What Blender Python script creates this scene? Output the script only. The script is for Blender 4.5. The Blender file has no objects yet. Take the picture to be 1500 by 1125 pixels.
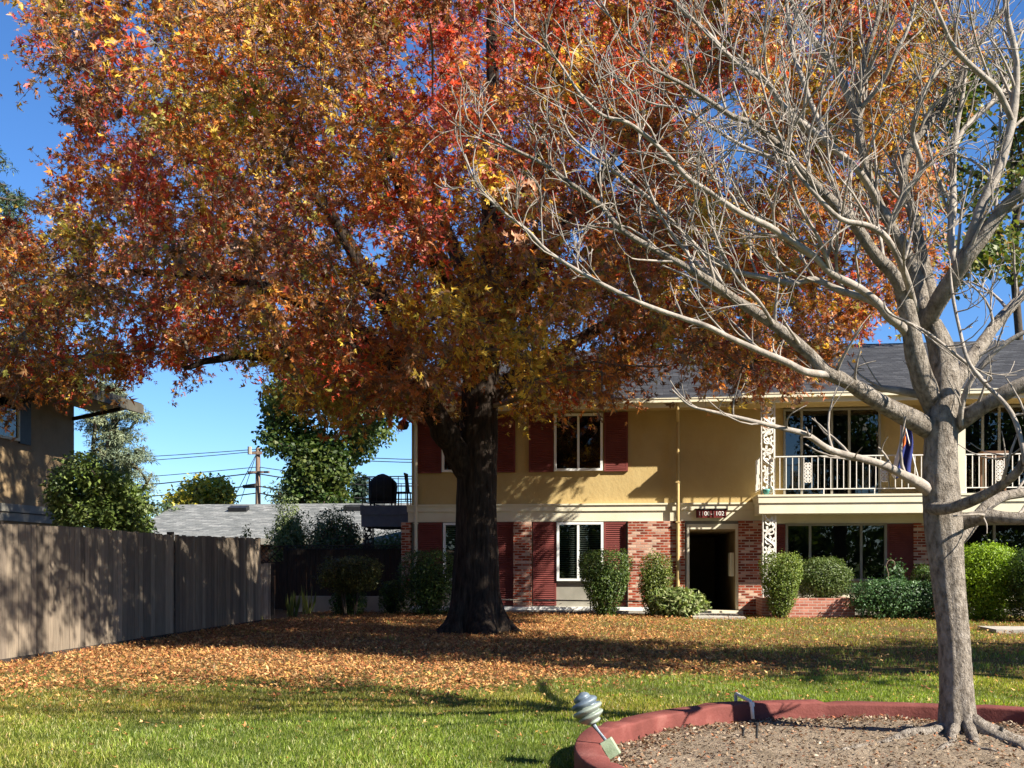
import bpy, math, random
import numpy as np
from mathutils import Vector, noise as mn
random.seed(7); rng=np.random.default_rng(11)
scene=bpy.context.scene; col=scene.collection
R=math.radians
# ---------------------------------------------------------------- camera maths
YAW=R(7); H=1.3; FP=1500.0
FW=np.array([-math.sin(YAW),math.cos(YAW),0.]); RT=np.array([math.cos(YAW),math.sin(YAW),0.])
def ray(px,py): return FW+RT*((px-750)/FP)+np.array([0,0,(824-py)/FP])
def P(px,py,d): return np.array([0,0,H])+ray(px,py)*d           # at depth d
def PY(px,py,Y):                                                # on the plane y=Y
    r=ray(px,py); return np.array([0,0,H])+r*(Y/r[1])
def G(px,py,z=0.):
    r=ray(px,py); return np.array([0,0,H])+r*((z-H)/r[2])
def proj(p):                                                    # world -> photo px
    p=np.asarray(p,float); q=p-np.array([0,0,H]); d=q@FW
    return 750+FP*(q@RT)/d, 824-FP*q[...,2]/d, d
# ---------------------------------------------------------------- materials
MATS={}
def nodes(name):
    m=bpy.data.materials.new(name); m.use_nodes=True; nt=m.node_tree; nt.nodes.clear()
    o=nt.nodes.new('ShaderNodeOutputMaterial'); b=nt.nodes.new('ShaderNodeBsdfPrincipled')
    nt.links.new(b.outputs[0],o.inputs[0]); MATS[name]=m
    return m,nt,b,o
def N(nt,t,**k):
    n=nt.nodes.new(t)
    for a,v in k.items():
        if a in n.inputs.keys(): n.inputs[a].default_value=v
        else: setattr(n,a,v)
    return n
def ramp(nt,fac,stops):
    r=nt.nodes.new('ShaderNodeValToRGB'); e=r.color_ramp.elements
    while len(e)<len(stops): e.new(.5)
    for i,(p,c) in enumerate(stops): e[i].position=p; e[i].color=(*c,1)
    nt.links.new(fac,r.inputs[0]); return r.outputs[0]
def coords(nt,scale=(1,1,1),kind='Object'):
    tc=N(nt,'ShaderNodeTexCoord'); mp=N(nt,'ShaderNodeMapping'); mp.inputs['Scale'].default_value=scale
    nt.links.new(tc.outputs[kind],mp.inputs[0]); return mp.outputs[0]
def mottled(name,c1,c2,scale=(1,1,1),ns=5,rough=.8,bump=.3,bscale=None,bdist=.02,detail=8,spec=.3,metal=0,c3=None,lo=.3,hi=.7):
    m,nt,b,o=nodes(name)
    co=coords(nt,scale); n=N(nt,'ShaderNodeTexNoise',Scale=ns,Detail=detail,Roughness=.6); nt.links.new(co,n.inputs['Vector'])
    st=[(lo,c1),(hi,c2)]
    if c3: st=[(lo,c1),((lo+hi)/2,c2),(hi,c3)]
    nt.links.new(ramp(nt,n.outputs['Fac'],st),b.inputs['Base Color'])
    n2=N(nt,'ShaderNodeTexNoise',Scale=bscale or ns*4,Detail=6,Roughness=.65); nt.links.new(co,n2.inputs['Vector'])
    bp=N(nt,'ShaderNodeBump',Strength=bump,Distance=bdist); nt.links.new(n2.outputs['Fac'],bp.inputs['Height']); nt.links.new(bp.outputs[0],b.inputs['Normal'])
    b.inputs['Roughness'].default_value=rough; b.inputs['Specular IOR Level'].default_value=spec; b.inputs['Metallic'].default_value=metal
    return m
def bricks(name,c1,c2,c3,mortar,w=.2,h=.067,ms=.010,bump=.5,roof=False,whites=.5,rough=.85):
    m,nt,b,o=nodes(name)
    g=N(nt,'ShaderNodeNewGeometry'); s=N(nt,'ShaderNodeSeparateXYZ'); nt.links.new(g.outputs['Position'],s.inputs[0])
    cb=N(nt,'ShaderNodeCombineXYZ')
    if roof:
        nt.links.new(s.outputs[0],cb.inputs[0]); nt.links.new(s.outputs[1],cb.inputs[1])
    else:
        ad=N(nt,'ShaderNodeMath',operation='ADD'); nt.links.new(s.outputs[0],ad.inputs[0]); nt.links.new(s.outputs[1],ad.inputs[1])
        nt.links.new(ad.outputs[0],cb.inputs[0]); nt.links.new(s.outputs[2],cb.inputs[1])
    t=N(nt,'ShaderNodeTexBrick',Scale=1.0); t.inputs['Mortar Size'].default_value=ms; t.inputs['Brick Width'].default_value=w; t.inputs['Row Height'].default_value=h
    t.inputs['Color1'].default_value=(0,0,0,1); t.inputs['Color2'].default_value=(1,1,1,1); t.inputs['Mortar'].default_value=(.5,.5,.5,1); t.inputs['Mortar Smooth'].default_value=.2
    t.inputs['Bias'].default_value=0
    nt.links.new(cb.outputs[0],t.inputs['Vector'])
    cr=ramp(nt,t.outputs['Color'],[(.0,c1),(.45,c2),(.62,c2),(.98 if whites<.2 else .9,c3)])
    n=N(nt,'ShaderNodeTexNoise',Scale=3.,Detail=6); nt.links.new(g.outputs['Position'],n.inputs['Vector'])
    mx=N(nt,'ShaderNodeMix',data_type='RGBA',blend_type='MULTIPLY'); mx.inputs['Factor'].default_value=.55
    nt.links.new(cr,mx.inputs['A']); nt.links.new(ramp(nt,n.outputs['Fac'],[(.3,(.45,.45,.45)),(.7,(1.3,1.3,1.3))]),mx.inputs['B'])
    m2=N(nt,'ShaderNodeMix',data_type='RGBA'); nt.links.new(t.outputs['Fac'],m2.inputs['Factor']); nt.links.new(mx.outputs['Result'],m2.inputs['A']); m2.inputs['B'].default_value=(*mortar,1)
    nt.links.new(m2.outputs['Result'],b.inputs['Base Color'])
    bp=N(nt,'ShaderNodeBump',Strength=bump,Distance=.02,invert=True); nt.links.new(t.outputs['Fac'],bp.inputs['Height'])
    n3=N(nt,'ShaderNodeTexNoise',Scale=60,Detail=4); nt.links.new(g.outputs['Position'],n3.inputs['Vector'])
    bp2=N(nt,'ShaderNodeBump',Strength=.4,Distance=.01); nt.links.new(n3.outputs['Fac'],bp2.inputs['Height']); nt.links.new(bp.outputs[0],bp2.inputs['Normal'])
    nt.links.new(bp2.outputs[0],b.inputs['Normal'])
    b.inputs['Roughness'].default_value=rough; b.inputs['Specular IOR Level'].default_value=.25
    return m
def leafmat(name,trans=.35,rough=.5,spec=.35,tmul=(1.2,1.1,.7)):
    m,nt,b,o=nodes(name)
    a=N(nt,'ShaderNodeAttribute',attribute_name='tint'); nt.links.new(a.outputs['Color'],b.inputs['Base Color'])
    b.inputs['Roughness'].default_value=rough; b.inputs['Specular IOR Level'].default_value=spec
    tr=N(nt,'ShaderNodeBsdfTranslucent'); mx=N(nt,'ShaderNodeMix',data_type='RGBA',blend_type='MULTIPLY'); mx.inputs['Factor'].default_value=1
    nt.links.new(a.outputs['Color'],mx.inputs['A']); mx.inputs['B'].default_value=(*tmul,1); nt.links.new(mx.outputs['Result'],tr.inputs['Color'])
    ms=N(nt,'ShaderNodeMixShader'); ms.inputs[0].default_value=trans
    nt.links.new(b.outputs[0],ms.inputs[1]); nt.links.new(tr.outputs[0],ms.inputs[2]); nt.links.new(ms.outputs[0],o.inputs[0])
    return m
def glassmat(name,tint=(.6,.65,.65),ior=1.5,boost=1.0):
    m,nt,b,o=nodes(name); nt.nodes.remove(b)
    t=N(nt,'ShaderNodeBsdfTransparent'); t.inputs[0].default_value=(*tint,1)
    g=N(nt,'ShaderNodeBsdfGlossy'); g.inputs['Roughness'].default_value=.01
    co=coords(nt); n=N(nt,'ShaderNodeTexNoise',Scale=1.3,Detail=1); nt.links.new(co,n.inputs['Vector'])
    bp=N(nt,'ShaderNodeBump',Strength=.05,Distance=.05); nt.links.new(n.outputs['Fac'],bp.inputs['Height']); nt.links.new(bp.outputs[0],g.inputs['Normal'])
    f=N(nt,'ShaderNodeFresnel',IOR=ior); mu=N(nt,'ShaderNodeMath',operation='MULTIPLY',use_clamp=True); mu.inputs[1].default_value=boost
    nt.links.new(f.outputs[0],mu.inputs[0]); ms=N(nt,'ShaderNodeMixShader'); nt.links.new(mu.outputs[0],ms.inputs[0])
    nt.links.new(t.outputs[0],ms.inputs[1]); nt.links.new(g.outputs[0],ms.inputs[2]); nt.links.new(ms.outputs[0],o.inputs[0])
    return m
M={}
M['stucco']=mottled('beige stucco',(.40,.285,.12),(.49,.37,.168),scale=(1,1,.7),ns=1.3,bump=.35,bscale=10,bdist=.03,rough=.92,spec=.15,lo=.25,hi=.75)
M['cream']=mottled('cream paint',(.62,.57,.42),(.72,.67,.50),ns=2,bump=.12,bscale=30,rough=.6)
M['white']=mottled('white trim paint',(.72,.72,.68),(.82,.82,.78),ns=4,bump=.08,rough=.45)
M['maroon']=mottled('maroon shutter paint',(.135,.032,.028),(.19,.048,.040),ns=3,bump=.1,rough=.55)
M['brick']=bricks('red brick with pale bricks',(.16,.028,.014),(.34,.062,.026),(.60,.40,.29),(.40,.31,.24),whites=.5)
M['brickpink']=bricks('pinkish red brick',(.34,.10,.065),(.46,.17,.11),(.55,.24,.17),(.45,.32,.26),whites=.1)
M['roof']=bricks('dark grey asphalt shingle',(.020,.020,.022),(.036,.037,.040),(.060,.061,.064),(.012,.012,.013),w=.32,h=.13,ms=.008,roof=True,whites=.1)
M['roofgrey']=bricks('pale grey shingle',(.11,.115,.11),(.165,.17,.16),(.25,.25,.235),(.09,.09,.09),w=.45,h=.16,ms=.012,roof=True,whites=.1)
M['dark']=mottled('painted room darkness',(.006,.006,.007),(.012,.011,.01),rough=.9,bump=0)  # near-black panel colour paints the unlit rooms behind the panes
M['blind']=mottled('grey green blind slat',(.14,.18,.15),(.20,.25,.20),rough=.5,bump=0)
M['glass']=glassmat('window glass',boost=2.2)
M['panel']=mottled('grey panel paint',(.22,.21,.17),(.30,.28,.23),ns=3,bump=.1)
M['iron']=mottled('black iron',(.012,.012,.014),(.03,.03,.03),rough=.5,bump=.1)
M['navy']=mottled('balcony paint with blue shade',(.10,.12,.16),(.14,.16,.20),rough=.7,bump=.1)  # shade and blue sky light on the left balcony put into the colour
M['whiteiron']=mottled('white painted iron',(.66,.63,.56),(.78,.75,.68),rough=.5,bump=.15,ns=9)
M['concrete']=mottled('weathered concrete',(.28,.26,.22),(.42,.39,.33),ns=6,bump=.4,bscale=50,rough=.9)
M['oakbark']=mottled('furrowed oak bark',(.012,.009,.007),(.05,.037,.028),scale=(1,1,.16),ns=16,bump=1.0,bscale=22,bdist=.09,c3=(.13,.10,.075),lo=.3,hi=.85,rough=.95,spec=.1)
M['oaktwig']=mottled('grey oak twig bark',(.10,.08,.06),(.22,.18,.14),ns=6,bump=.2,rough=.9,spec=.1)
M['barebranch']=mottled('pale branch bark',(.16,.135,.11),(.39,.34,.285),ns=14,bump=.6,bscale=50,bdist=.01,rough=.85,spec=.2)
M['shadefascia']=mottled('eave paint darkened as shade',(.06,.055,.04),(.09,.08,.06),ns=4)  # eave shade put into the fascia colour
M['barebark']=mottled('pale grey ash bark',(.10,.08,.06),(.27,.23,.185),scale=(1,1,.55),ns=26,bump=1,bscale=60,bdist=.05,c3=(.40,.35,.29),lo=.3,hi=.68,rough=.9,spec=.15)
M['bark']=mottled('brown bark',(.04,.03,.022),(.10,.08,.06),scale=(1,1,.3),ns=12,bump=.8,rough=.95,spec=.1)
M['leaf']=leafmat('dry autumn leaf',.4,tmul=(1.35,1.1,.7))
M['green']=leafmat('green leaf',.3,tmul=(1.1,1.25,.5))
M['gloss']=leafmat('glossy green leaf',.2,rough=.48,spec=.35,tmul=(1.1,1.25,.5))
M['needle']=leafmat('needle foliage',.15,rough=.6)
M['blade']=leafmat('grass blade',.42,rough=.45,tmul=(1.15,1.3,.4))
M['litter']=leafmat('fallen leaf',.12,rough=.75,spec=.2)
M['wire']=mottled('black wire',(.02,.02,.02),(.04,.04,.04),bump=0)
M['pole']=mottled('weathered pole wood',(.16,.11,.075),(.26,.19,.14),scale=(1,1,.1),ns=9,bump=.4)
M['redcurb']=mottled('faded red painted concrete',(.11,.030,.023),(.16,.045,.036),ns=4,bump=.5,bscale=40,bdist=.012,c3=(.25,.10,.08),lo=.3,hi=.82,rough=.8,spec=.25)
M['lampgrey']=mottled('blue grey weathered metal',(.06,.085,.11),(.15,.19,.22),ns=14,bump=.15,rough=.42,spec=.6)
M['lamppale']=mottled('pale green grey metal',(.16,.19,.155),(.29,.33,.27),ns=14,bump=.15,rough=.42,spec=.6)
M['boxgreen']=mottled('chalky green metal',(.19,.26,.15),(.34,.41,.27),ns=12,bump=.2,rough=.6)
M['pvc']=mottled('grey white pvc',(.5,.5,.46),(.66,.66,.62),ns=12,rough=.45,bump=.1)
M['blackplastic']=mottled('black plastic',(.015,.015,.015),(.04,.04,.04),rough=.5,bump=.1)
M['cover']=mottled('black vinyl cover',(.008,.008,.009),(.02,.02,.02),rough=.6,bump=.5,ns=4)
M['teal']=mottled('teal glazed pot',(.05,.22,.20),(.10,.35,.30),rough=.3,bump=.05)
M['wood']=mottled('brown wood',(.10,.05,.03),(.2,.11,.06),rough=.7,bump=.2)
M['darkwood']=mottled('dark wood with painted fence shade',(.020,.015,.012),(.05,.038,.03),scale=(8,8,.6),ns=4,rough=.9,bump=.4)  # near-black tone puts the back fence's shade into the colour
M['signred']=mottled('dark red sign',(.10,.012,.010),(.14,.02,.018),rough=.6,bump=.05)
M['barrel']=mottled('grey taupe siding',(.22,.15,.075),(.31,.22,.12),ns=2,bump=.4,bscale=30)
M['flagblue']=mottled('navy flag cloth',(.012,.018,.10),(.02,.03,.15),rough=.8,bump=.1)
M['flagwhite']=mottled('white flag cloth',(.6,.6,.62),(.7,.7,.72),rough=.8,bump=.1)
M['flagorange']=mottled('orange flag cloth',(.6,.12,.02),(.7,.18,.04),rough=.8,bump=.1)
def fence_mat():
    m,nt,b,o=nodes('weathered fence boards')
    g=N(nt,'ShaderNodeAttribute',attribute_name='tint')
    co=coords(nt,(6,10,.5)); n=N(nt,'ShaderNodeTexNoise',Scale=5,Detail=8,Roughness=.65); nt.links.new(co,n.inputs['Vector'])
    mx=N(nt,'ShaderNodeMix',data_type='RGBA',blend_type='MULTIPLY'); mx.inputs['Factor'].default_value=1
    nt.links.new(g.outputs['Color'],mx.inputs['A']); nt.links.new(ramp(nt,n.outputs['Fac'],[(.25,(.45,.42,.4)),(.5,(.9,.88,.85)),(.75,(1.25,1.2,1.15))]),mx.inputs['B'])
    nt.links.new(mx.outputs['Result'],b.inputs['Base Color']); b.inputs['Roughness'].default_value=.9
    bp=N(nt,'ShaderNodeBump',Strength=.5,Distance=.01); nt.links.new(n.outputs['Fac'],bp.inputs['Height']); nt.links.new(bp.outputs[0],b.inputs['Normal'])
    return m
M['fence']=fence_mat()
def ground_mat():
    m,nt,b,o=nodes('lawn ground')
    g=N(nt,'ShaderNodeNewGeometry')
    n1=N(nt,'ShaderNodeTexNoise',Scale=.45,Detail=5); n2=N(nt,'ShaderNodeTexNoise',Scale=35,Detail=6)
    for n in (n1,n2): nt.links.new(g.outputs['Position'],n.inputs['Vector'])
    ca=ramp(nt,n2.outputs['Fac'],[(.3,(.03,.05,.010)),(.7,(.09,.13,.025))])
    cb=ramp(nt,n2.outputs['Fac'],[(.3,(.05,.030,.014)),(.7,(.19,.115,.05))])
    s=N(nt,'ShaderNodeSeparateXYZ'); nt.links.new(g.outputs['Position'],s.inputs[0])
    mr=N(nt,'ShaderNodeMapRange'); mr.inputs['From Min'].default_value=9.0; mr.inputs['From Max'].default_value=13.0
    nt.links.new(s.outputs[1],mr.inputs['Value'])
    ad=N(nt,'ShaderNodeMath',operation='ADD',use_clamp=True); ad.inputs[1].default_value=-.5
    ad2=N(nt,'ShaderNodeMath',operation='ADD',use_clamp=True); nt.links.new(mr.outputs[0],ad2.inputs[0])
    nt.links.new(n1.outputs['Fac'],ad.inputs[0]); nt.links.new(ad.outputs[0],ad2.inputs[1])
    mx=N(nt,'ShaderNodeMix',data_type='RGBA'); nt.links.new(ad2.outputs[0],mx.inputs['Factor']); nt.links.new(ca,mx.inputs['A']); nt.links.new(cb,mx.inputs['B'])
    nt.links.new(mx.outputs['Result'],b.inputs['Base Color']); b.inputs['Roughness'].default_value=.95; b.inputs['Specular IOR Level'].default_value=.1
    bp=N(nt,'ShaderNodeBump',Strength=.8,Distance=.03); nt.links.new(n2.outputs['Fac'],bp.inputs['Height']); nt.links.new(bp.outputs[0],b.inputs['Normal'])
    return m
M['ground']=ground_mat()
M['soil']=mottled('dry tan soil',(.14,.108,.072),(.27,.21,.148),ns=7,bump=1,bscale=40,bdist=.04,c3=(.34,.27,.19),lo=.25,hi=.8,rough=.95,spec=.1)
# ---------------------------------------------------------------- mesh helpers
ORG={}
def tag(o,label=None,cat=None,group=None,kind=None):
    if label: o['label']=label
    if cat: o['category']=cat
    if group: o['group']=group
    if kind: o['kind']=kind
    return o
def thing(name,loc,label,cat,group=None):
    o=bpy.data.objects.new(name,None); col.objects.link(o); o.location=loc; o.empty_display_size=.2
    ORG[o.name]=np.array(loc,float); return tag(o,label,cat,group)
def finish(me,name,mat,parent,org):
    o=bpy.data.objects.new(name,me); col.objects.link(o)
    if mat: me.materials.append(mat)
    if parent: o.parent=parent; ORG[o.name]=ORG[parent.name]
    else: o.location=org; ORG[o.name]=np.array(org,float)
    return o
class MB:
    def __init__(s): s.v=[]; s.f=[]
    def add(s,vs,fs):
        k=len(s.v); s.v.extend([tuple(map(float,q)) for q in vs]); s.f.extend([tuple(i+k for i in f) for f in fs]); return s
    def box(s,x0,x1,y0,y1,z0,z1):
        if x0>x1:x0,x1=x1,x0
        if y0>y1:y0,y1=y1,y0
        return s.add([(x0,y0,z0),(x1,y0,z0),(x1,y1,z0),(x0,y1,z0),(x0,y0,z1),(x1,y0,z1),(x1,y1,z1),(x0,y1,z1)],
          [(0,3,2,1),(4,5,6,7),(0,1,5,4),(1,2,6,5),(2,3,7,6),(3,0,4,7)])
    def obox(s,c,ax,ay,az):                       # oriented box, half vectors
        c,ax,ay,az=map(lambda q:np.array(q,float),(c,ax,ay,az))
        vs=[c+i*ax+j*ay+k*az for k in(-1,1) for i,j in((-1,-1),(1,-1),(1,1),(-1,1))]
        return s.add(vs,[(0,3,2,1),(4,5,6,7),(0,1,5,4),(1,2,6,5),(2,3,7,6),(3,0,4,7)])
    def tube(s,pts,rad,n=6,cap=True):
        pts=[np.array(p,float) for p in pts]; m=len(pts)
        if np.isscalar(rad): rad=[rad]*m
        t=[]; 
        for i in range(m):
            d=pts[min(i+1,m-1)]-pts[max(i-1,0)]; L=math.sqrt(d@d) or 1; t.append(d/L)
        u=np.cross(t[0],(0,0,1.)); 
        if u@u<1e-4: u=np.cross(t[0],(1.,0,0))
        u/=math.sqrt(u@u); k=len(s.v)
        for i in range(m):
            u=u-t[i]*(u@t[i]); u/=(math.sqrt(u@u) or 1); w=np.cross(t[i],u)
            for j in range(n):
                a=2*math.pi*j/n; q=pts[i]+rad[i]*(math.cos(a)*u+math.sin(a)*w); s.v.append((q[0],q[1],q[2]))
        for i in range(m-1):
            for j in range(n):
                a=k+i*n+j; b=k+i*n+(j+1)%n; s.f.append((a,b,b+n,a+n))
        if cap:
            s.f.append(tuple(k+j for j in range(n))[::-1]); s.f.append(tuple(k+(m-1)*n+j for j in range(n)))
        return s
    def lathe(s,prof,c,n=24,fn=None):             # prof [(r,z)]
        k=len(s.v); 
        for i,(r,z) in enumerate(prof):
            for j in range(n):
                a=2*math.pi*j/n; rr=r*(fn(a,z) if fn else 1); s.v.append((c[0]+rr*math.cos(a),c[1]+rr*math.sin(a),c[2]+z))
        for i in range(len(prof)-1):
            for j in range(n):
                a=k+i*n+j; b=k+i*n+(j+1)%n; s.f.append((a,b,b+n,a+n))
        s.f.append(tuple(k+j for j in range(n))[::-1]); s.f.append(tuple(k+(len(prof)-1)*n+j for j in range(n)))
        return s
    def xform(s,fn): s.v=[tuple(fn(np.array(q))) for q in s.v]; return s
    def build(s,name,mat,parent=None,org=(0,0,0),smooth=False,bevel=0):
        o0=ORG[parent.name] if parent else np.array(org,float)
        me=bpy.data.meshes.new(name); me.from_pydata((np.array(s.v)-o0).tolist(),[],s.f); me.update()
        if smooth: me.polygons.foreach_set('use_smooth',[True]*len(me.polygons))
        o=finish(me,name,mat,parent,org)
        if bevel:
            b=o.modifiers.new('bevel','BEVEL'); b.width=bevel; b.segments=2; b.limit_method='ANGLE'
        return o
OAKV=np.array([(0,0,0),(.09,.5,.0),(0,1.02,.05),(-.09,.5,.0),
 (0,.32,.01),(.17,.40,.07),(.44,.78,.16),(.07,.56,.02),
 (0,.32,.01),(-.07,.56,.02),(-.44,.78,.16),(-.17,.40,.07),
 (0,.12,.005),(.2,.15,.08),(.46,.34,.19),(.06,.34,.02),
 (0,.12,.005),(-.06,.34,.02),(-.46,.34,.19),(-.2,.15,.08)])
OAKF=np.arange(20).reshape(5,4)
def variants(V,k,amp=.07,curl=.5):
    out=[]
    for i in range(k):
        W=V.copy(); W[:,:2]+=rng.normal(0,amp,(len(V),2)); c=rng.uniform(-curl,curl); e=rng.uniform(-curl,curl*1.4)
        W[:,2]+=c*(W[:,1]-.4)**2*1.6+e*W[:,0]**2*2.2; W[:,0]*=rng.uniform(.6,1.0); out.append(W)
    return np.array(out)
OAKVS=variants(OAKV,14)
LEAFV=np.array([(0,0,0),(.26,.45,.07),(0,1,0),(-.26,.45,.07)]); LEAFF=np.arange(4).reshape(1,4)
FATV=np.array([(0,0,0),(.36,.5,.1),(0,1,0),(-.36,.5,.1)])
BLADEV=np.array([(-.045,0,0),(.045,0,0),(.03,.6,.10),(0.0,1,.32)]); 
NEEDV=np.array([(0,0,0),(.10,.4,.03),(0,1,-.05),(-.10,.4,.03)])
def unit(a): return a/np.maximum(np.linalg.norm(a,axis=-1,keepdims=True),1e-9)
def scatter(name,V,F,pts,nrm,size,tint,mat,parent=None,org=(0,0,0),tang=None):
    n=len(pts); pts=np.asarray(pts,float); nrm=unit(np.asarray(nrm,float))
    t=rng.normal(size=(n,3)) if tang is None else np.asarray(tang,float)
    t=unit(t-nrm*np.sum(t*nrm,1,keepdims=True)); b=np.cross(t,nrm)
    VV=V[None] if V.ndim==2 else V[rng.integers(0,len(V),n)]; V=VV[0]
    size=np.broadcast_to(np.asarray(size,float).reshape(-1,1,1),(n,1,1))
    W=pts[:,None,:]+size*(VV[:,:,0:1]*b[:,None]+VV[:,:,1:2]*t[:,None]+VV[:,:,2:3]*nrm[:,None])
    o0=ORG[parent.name] if parent else np.array(org,float); W=W-o0
    k=len(V); nf=len(F); me=bpy.data.meshes.new(name)
    me.vertices.add(n*k); me.vertices.foreach_set('co',W.astype(np.float32).ravel())
    idx=(F[None]+(np.arange(n)*k)[:,None,None]).reshape(-1,F.shape[1]); tot=len(idx); s=F.shape[1]
    me.loops.add(tot*s); me.loops.foreach_set('vertex_index',idx.astype(np.int32).ravel())
    me.polygons.add(tot); me.polygons.foreach_set('loop_start',(np.arange(tot)*s).astype(np.int32)); me.polygons.foreach_set('loop_total',np.full(tot,s,np.int32))
    me.update(calc_edges=True)
    at=me.attributes.new('tint','FLOAT_COLOR','POINT'); c=np.ones((n,k,4),np.float32); c[:,:,:3]=np.asarray(tint)[:,None,:]
    at.data.foreach_set('color',c.ravel())
    return finish(me,name,mat,parent,org)
def pick(pal,n,w=None,jit=.25):
    pal=np.array(pal); i=rng.choice(len(pal),n,p=None if w is None else np.array(w)/np.sum(w))
    return pal[i]*(1+jit*rng.normal(size=(n,1))).clip(.4,1.8)
def catmull(pts,sub):
    pts=np.array(pts,float); out=[]
    for i in range(len(pts)-1):
        p0=pts[max(i-1,0)];p1=pts[i];p2=pts[i+1];p3=pts[min(i+2,len(pts)-1)]
        for k in range(sub):
            t=k/sub; out.append(.5*((2*p1)+(-p0+p2)*t+(2*p0-5*p1+4*p2-p3)*t*t+(-p0+3*p1-3*p2+p3)*t**3))
    out.append(pts[-1]); return np.array(out)
# ---------------------------------------------------------------- world, sun, camera
w=bpy.data.worlds.new("World"); scene.world=w; w.use_nodes=True; nt=w.node_tree
bg=nt.nodes['Background']; sky=nt.nodes.new('ShaderNodeTexSky'); sky.sky_type='NISHITA'; sky.sun_disc=False
SD=np.array([2.,-1.,1.7]); el=math.atan2(SD[2],math.hypot(SD[0],SD[1]))
sky.sun_elevation=el; sky.sun_rotation=math.atan2(SD[0],SD[1]); sky.air_density=1.0; sky.dust_density=0; sky.ozone_density=3.0
hs=nt.nodes.new('ShaderNodeHueSaturation'); hs.inputs['Saturation'].default_value=1.12; hs.inputs['Hue'].default_value=.497; nt.links.new(sky.outputs[0],hs.inputs['Color']); tm=nt.nodes.new('ShaderNodeMix'); tm.data_type='RGBA'; tm.blend_type='MULTIPLY'; tm.inputs['Factor'].default_value=1; tm.inputs['B'].default_value=(.72,.92,1.22,1); nt.links.new(hs.outputs[0],tm.inputs['A']); nt.links.new(tm.outputs['Result'],bg.inputs[0]); bg.inputs[1].default_value=.055
sl=bpy.data.lights.new('sun','SUN'); sl.energy=5.0; sl.angle=R(.5); sl.color=(1,.93,.82)
so=bpy.data.objects.new('sun',sl); col.objects.link(so); so.rotation_euler=Vector(-SD).to_track_quat('-Z','Y').to_euler(); so.location=(20,-10,20)
cd=bpy.data.cameras.new('camera'); cam=bpy.data.objects.new('camera',cd); col.objects.link(cam); scene.camera=cam
cam.location=(0,0,H); cam.rotation_euler=(R(90),0,YAW); cd.sensor_width=36; cd.lens=36; cd.shift_y=(824-562.5)/1500; cd.clip_end=2000; cd.clip_start=.05
scene.view_settings.view_transform='Standard'; scene.view_settings.look='None'; scene.view_settings.exposure=1.5; scene.view_settings.gamma=1
# ---------------------------------------------------------------- ground
mb=MB(); xs=list(np.linspace(-30,30,61)); ys=list(np.linspace(-30,60,91))
xs=[-700,-200]+xs+[200,700]; ys=[-500,-150]+ys+[200,900]
for y in ys:
    for x in xs:
        z=.02*mn.noise(Vector((x*.25,y*.25,0))) if abs(x)<28 and -28<y<55 else 0
        mb.v.append((x,y,z))
nx=len(xs)
for j in range(len(ys)-1):
    for i in range(nx-1): a=j*nx+i; mb.f.append((a,a+1,a+nx+1,a+nx))
tag(mb.build('lawn',M['ground'],smooth=True),kind='structure')
# planter ring geometry
RC=P(750+1500*2.6/6.2,824,6.2)[:2]; RO=2.21; RI=2.035
def noisez(x,y): return .02*mn.noise(Vector((x*.25,y*.25,0)))
# ---------------------------------------------------------------- grass
def in_ring(x,y,r): return (x-RC[0])**2+(y-RC[1])**2<r*r
def litter_density(x,y):
    lat=x*RT[0]+y*RT[1]; d=x*FW[0]+y*FW[1]
    edge=10.2+.0*lat+np.where(lat>0,.55*lat,0)+.35*np.sin(lat*1.7)+.3*np.sin(lat*4.1+1)
    t=(d-edge)/2.0
    return np.clip(.5+t,0,1)*np.clip(1.05-.16*np.maximum(lat,0),.30,1)
def grass(n,d0,d1,h,seed):
    d=np.sqrt(rng.random(n)*(d1*d1-d0*d0)+d0*d0); u=rng.uniform(-.56,.56,n)
    x=FW[0]*d+RT[0]*u*d; y=FW[1]*d+RT[1]*u*d
    lt=litter_density(x,y)
    ok=~in_ring(x,y,RO+.02)&(x>-8.0)&(y<25.6)&(rng.random(n)>lt*.80*np.where(x>1.5,.85,1))
    ok&=~((x>PY(1000,900,24)[0])&(x<PY(1095,900,24)[0])&(y>23.6))
    x,y=x[ok],y[ok]; m=len(x); z=np.array([noisez(a,b) for a,b in zip(x,y)])-.004
    nr=np.c_[rng.normal(0,1,m),rng.normal(0,1,m),rng.normal(0,.25,m)]
    tg=np.c_[rng.normal(0,.38,m),rng.normal(0,.38,m),np.ones(m)]
    pn=np.array([mn.noise(Vector((a*.9,b*.9,3))) for a,b in zip(x,y)])
    c=pick([(.19,.23,.035),(.25,.285,.05),(.115,.155,.025),(.36,.35,.10),(.48,.41,.20)],m,[4,3,3,1.5,.8],.2)
    pn3=np.array([mn.noise(Vector((a*.28,b*.5,8))) for a,b in zip(x,y)]); pn4=np.array([mn.noise(Vector((a*3.5,b*3.5,2))) for a,b in zip(x,y)])
    c*=(1+.55*pn[:,None]+.5*pn4[:,None]).clip(.35,1.8); c[:,0]*=1.02+.7*np.clip(pn3,-.15,.6); dry=(rng.random(m)<np.clip(lt[ok]*.7+ (pn>.2)*.2+(pn3>.22)*.25+(pn4>.25)*.15,0,1))
    c[dry]=pick([(.30,.25,.09),(.2,.2,.05),(.24,.27,.06)],dry.sum())
    # normal must be perpendicular-ish to tangent: pass as is
    return np.c_[x,y,z],nr,tg,h*rng.uniform(.5,1.4,m)*(1+.5*pn+.4*pn4),c
g1=grass(290000,6.0,11.5,.038,1); g2=grass(190000,11.5,26.5,.05,2)
pts,nr,tg,sz,c=[np.concatenate([a,b]) for a,b in zip(g1,g2)]
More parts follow.
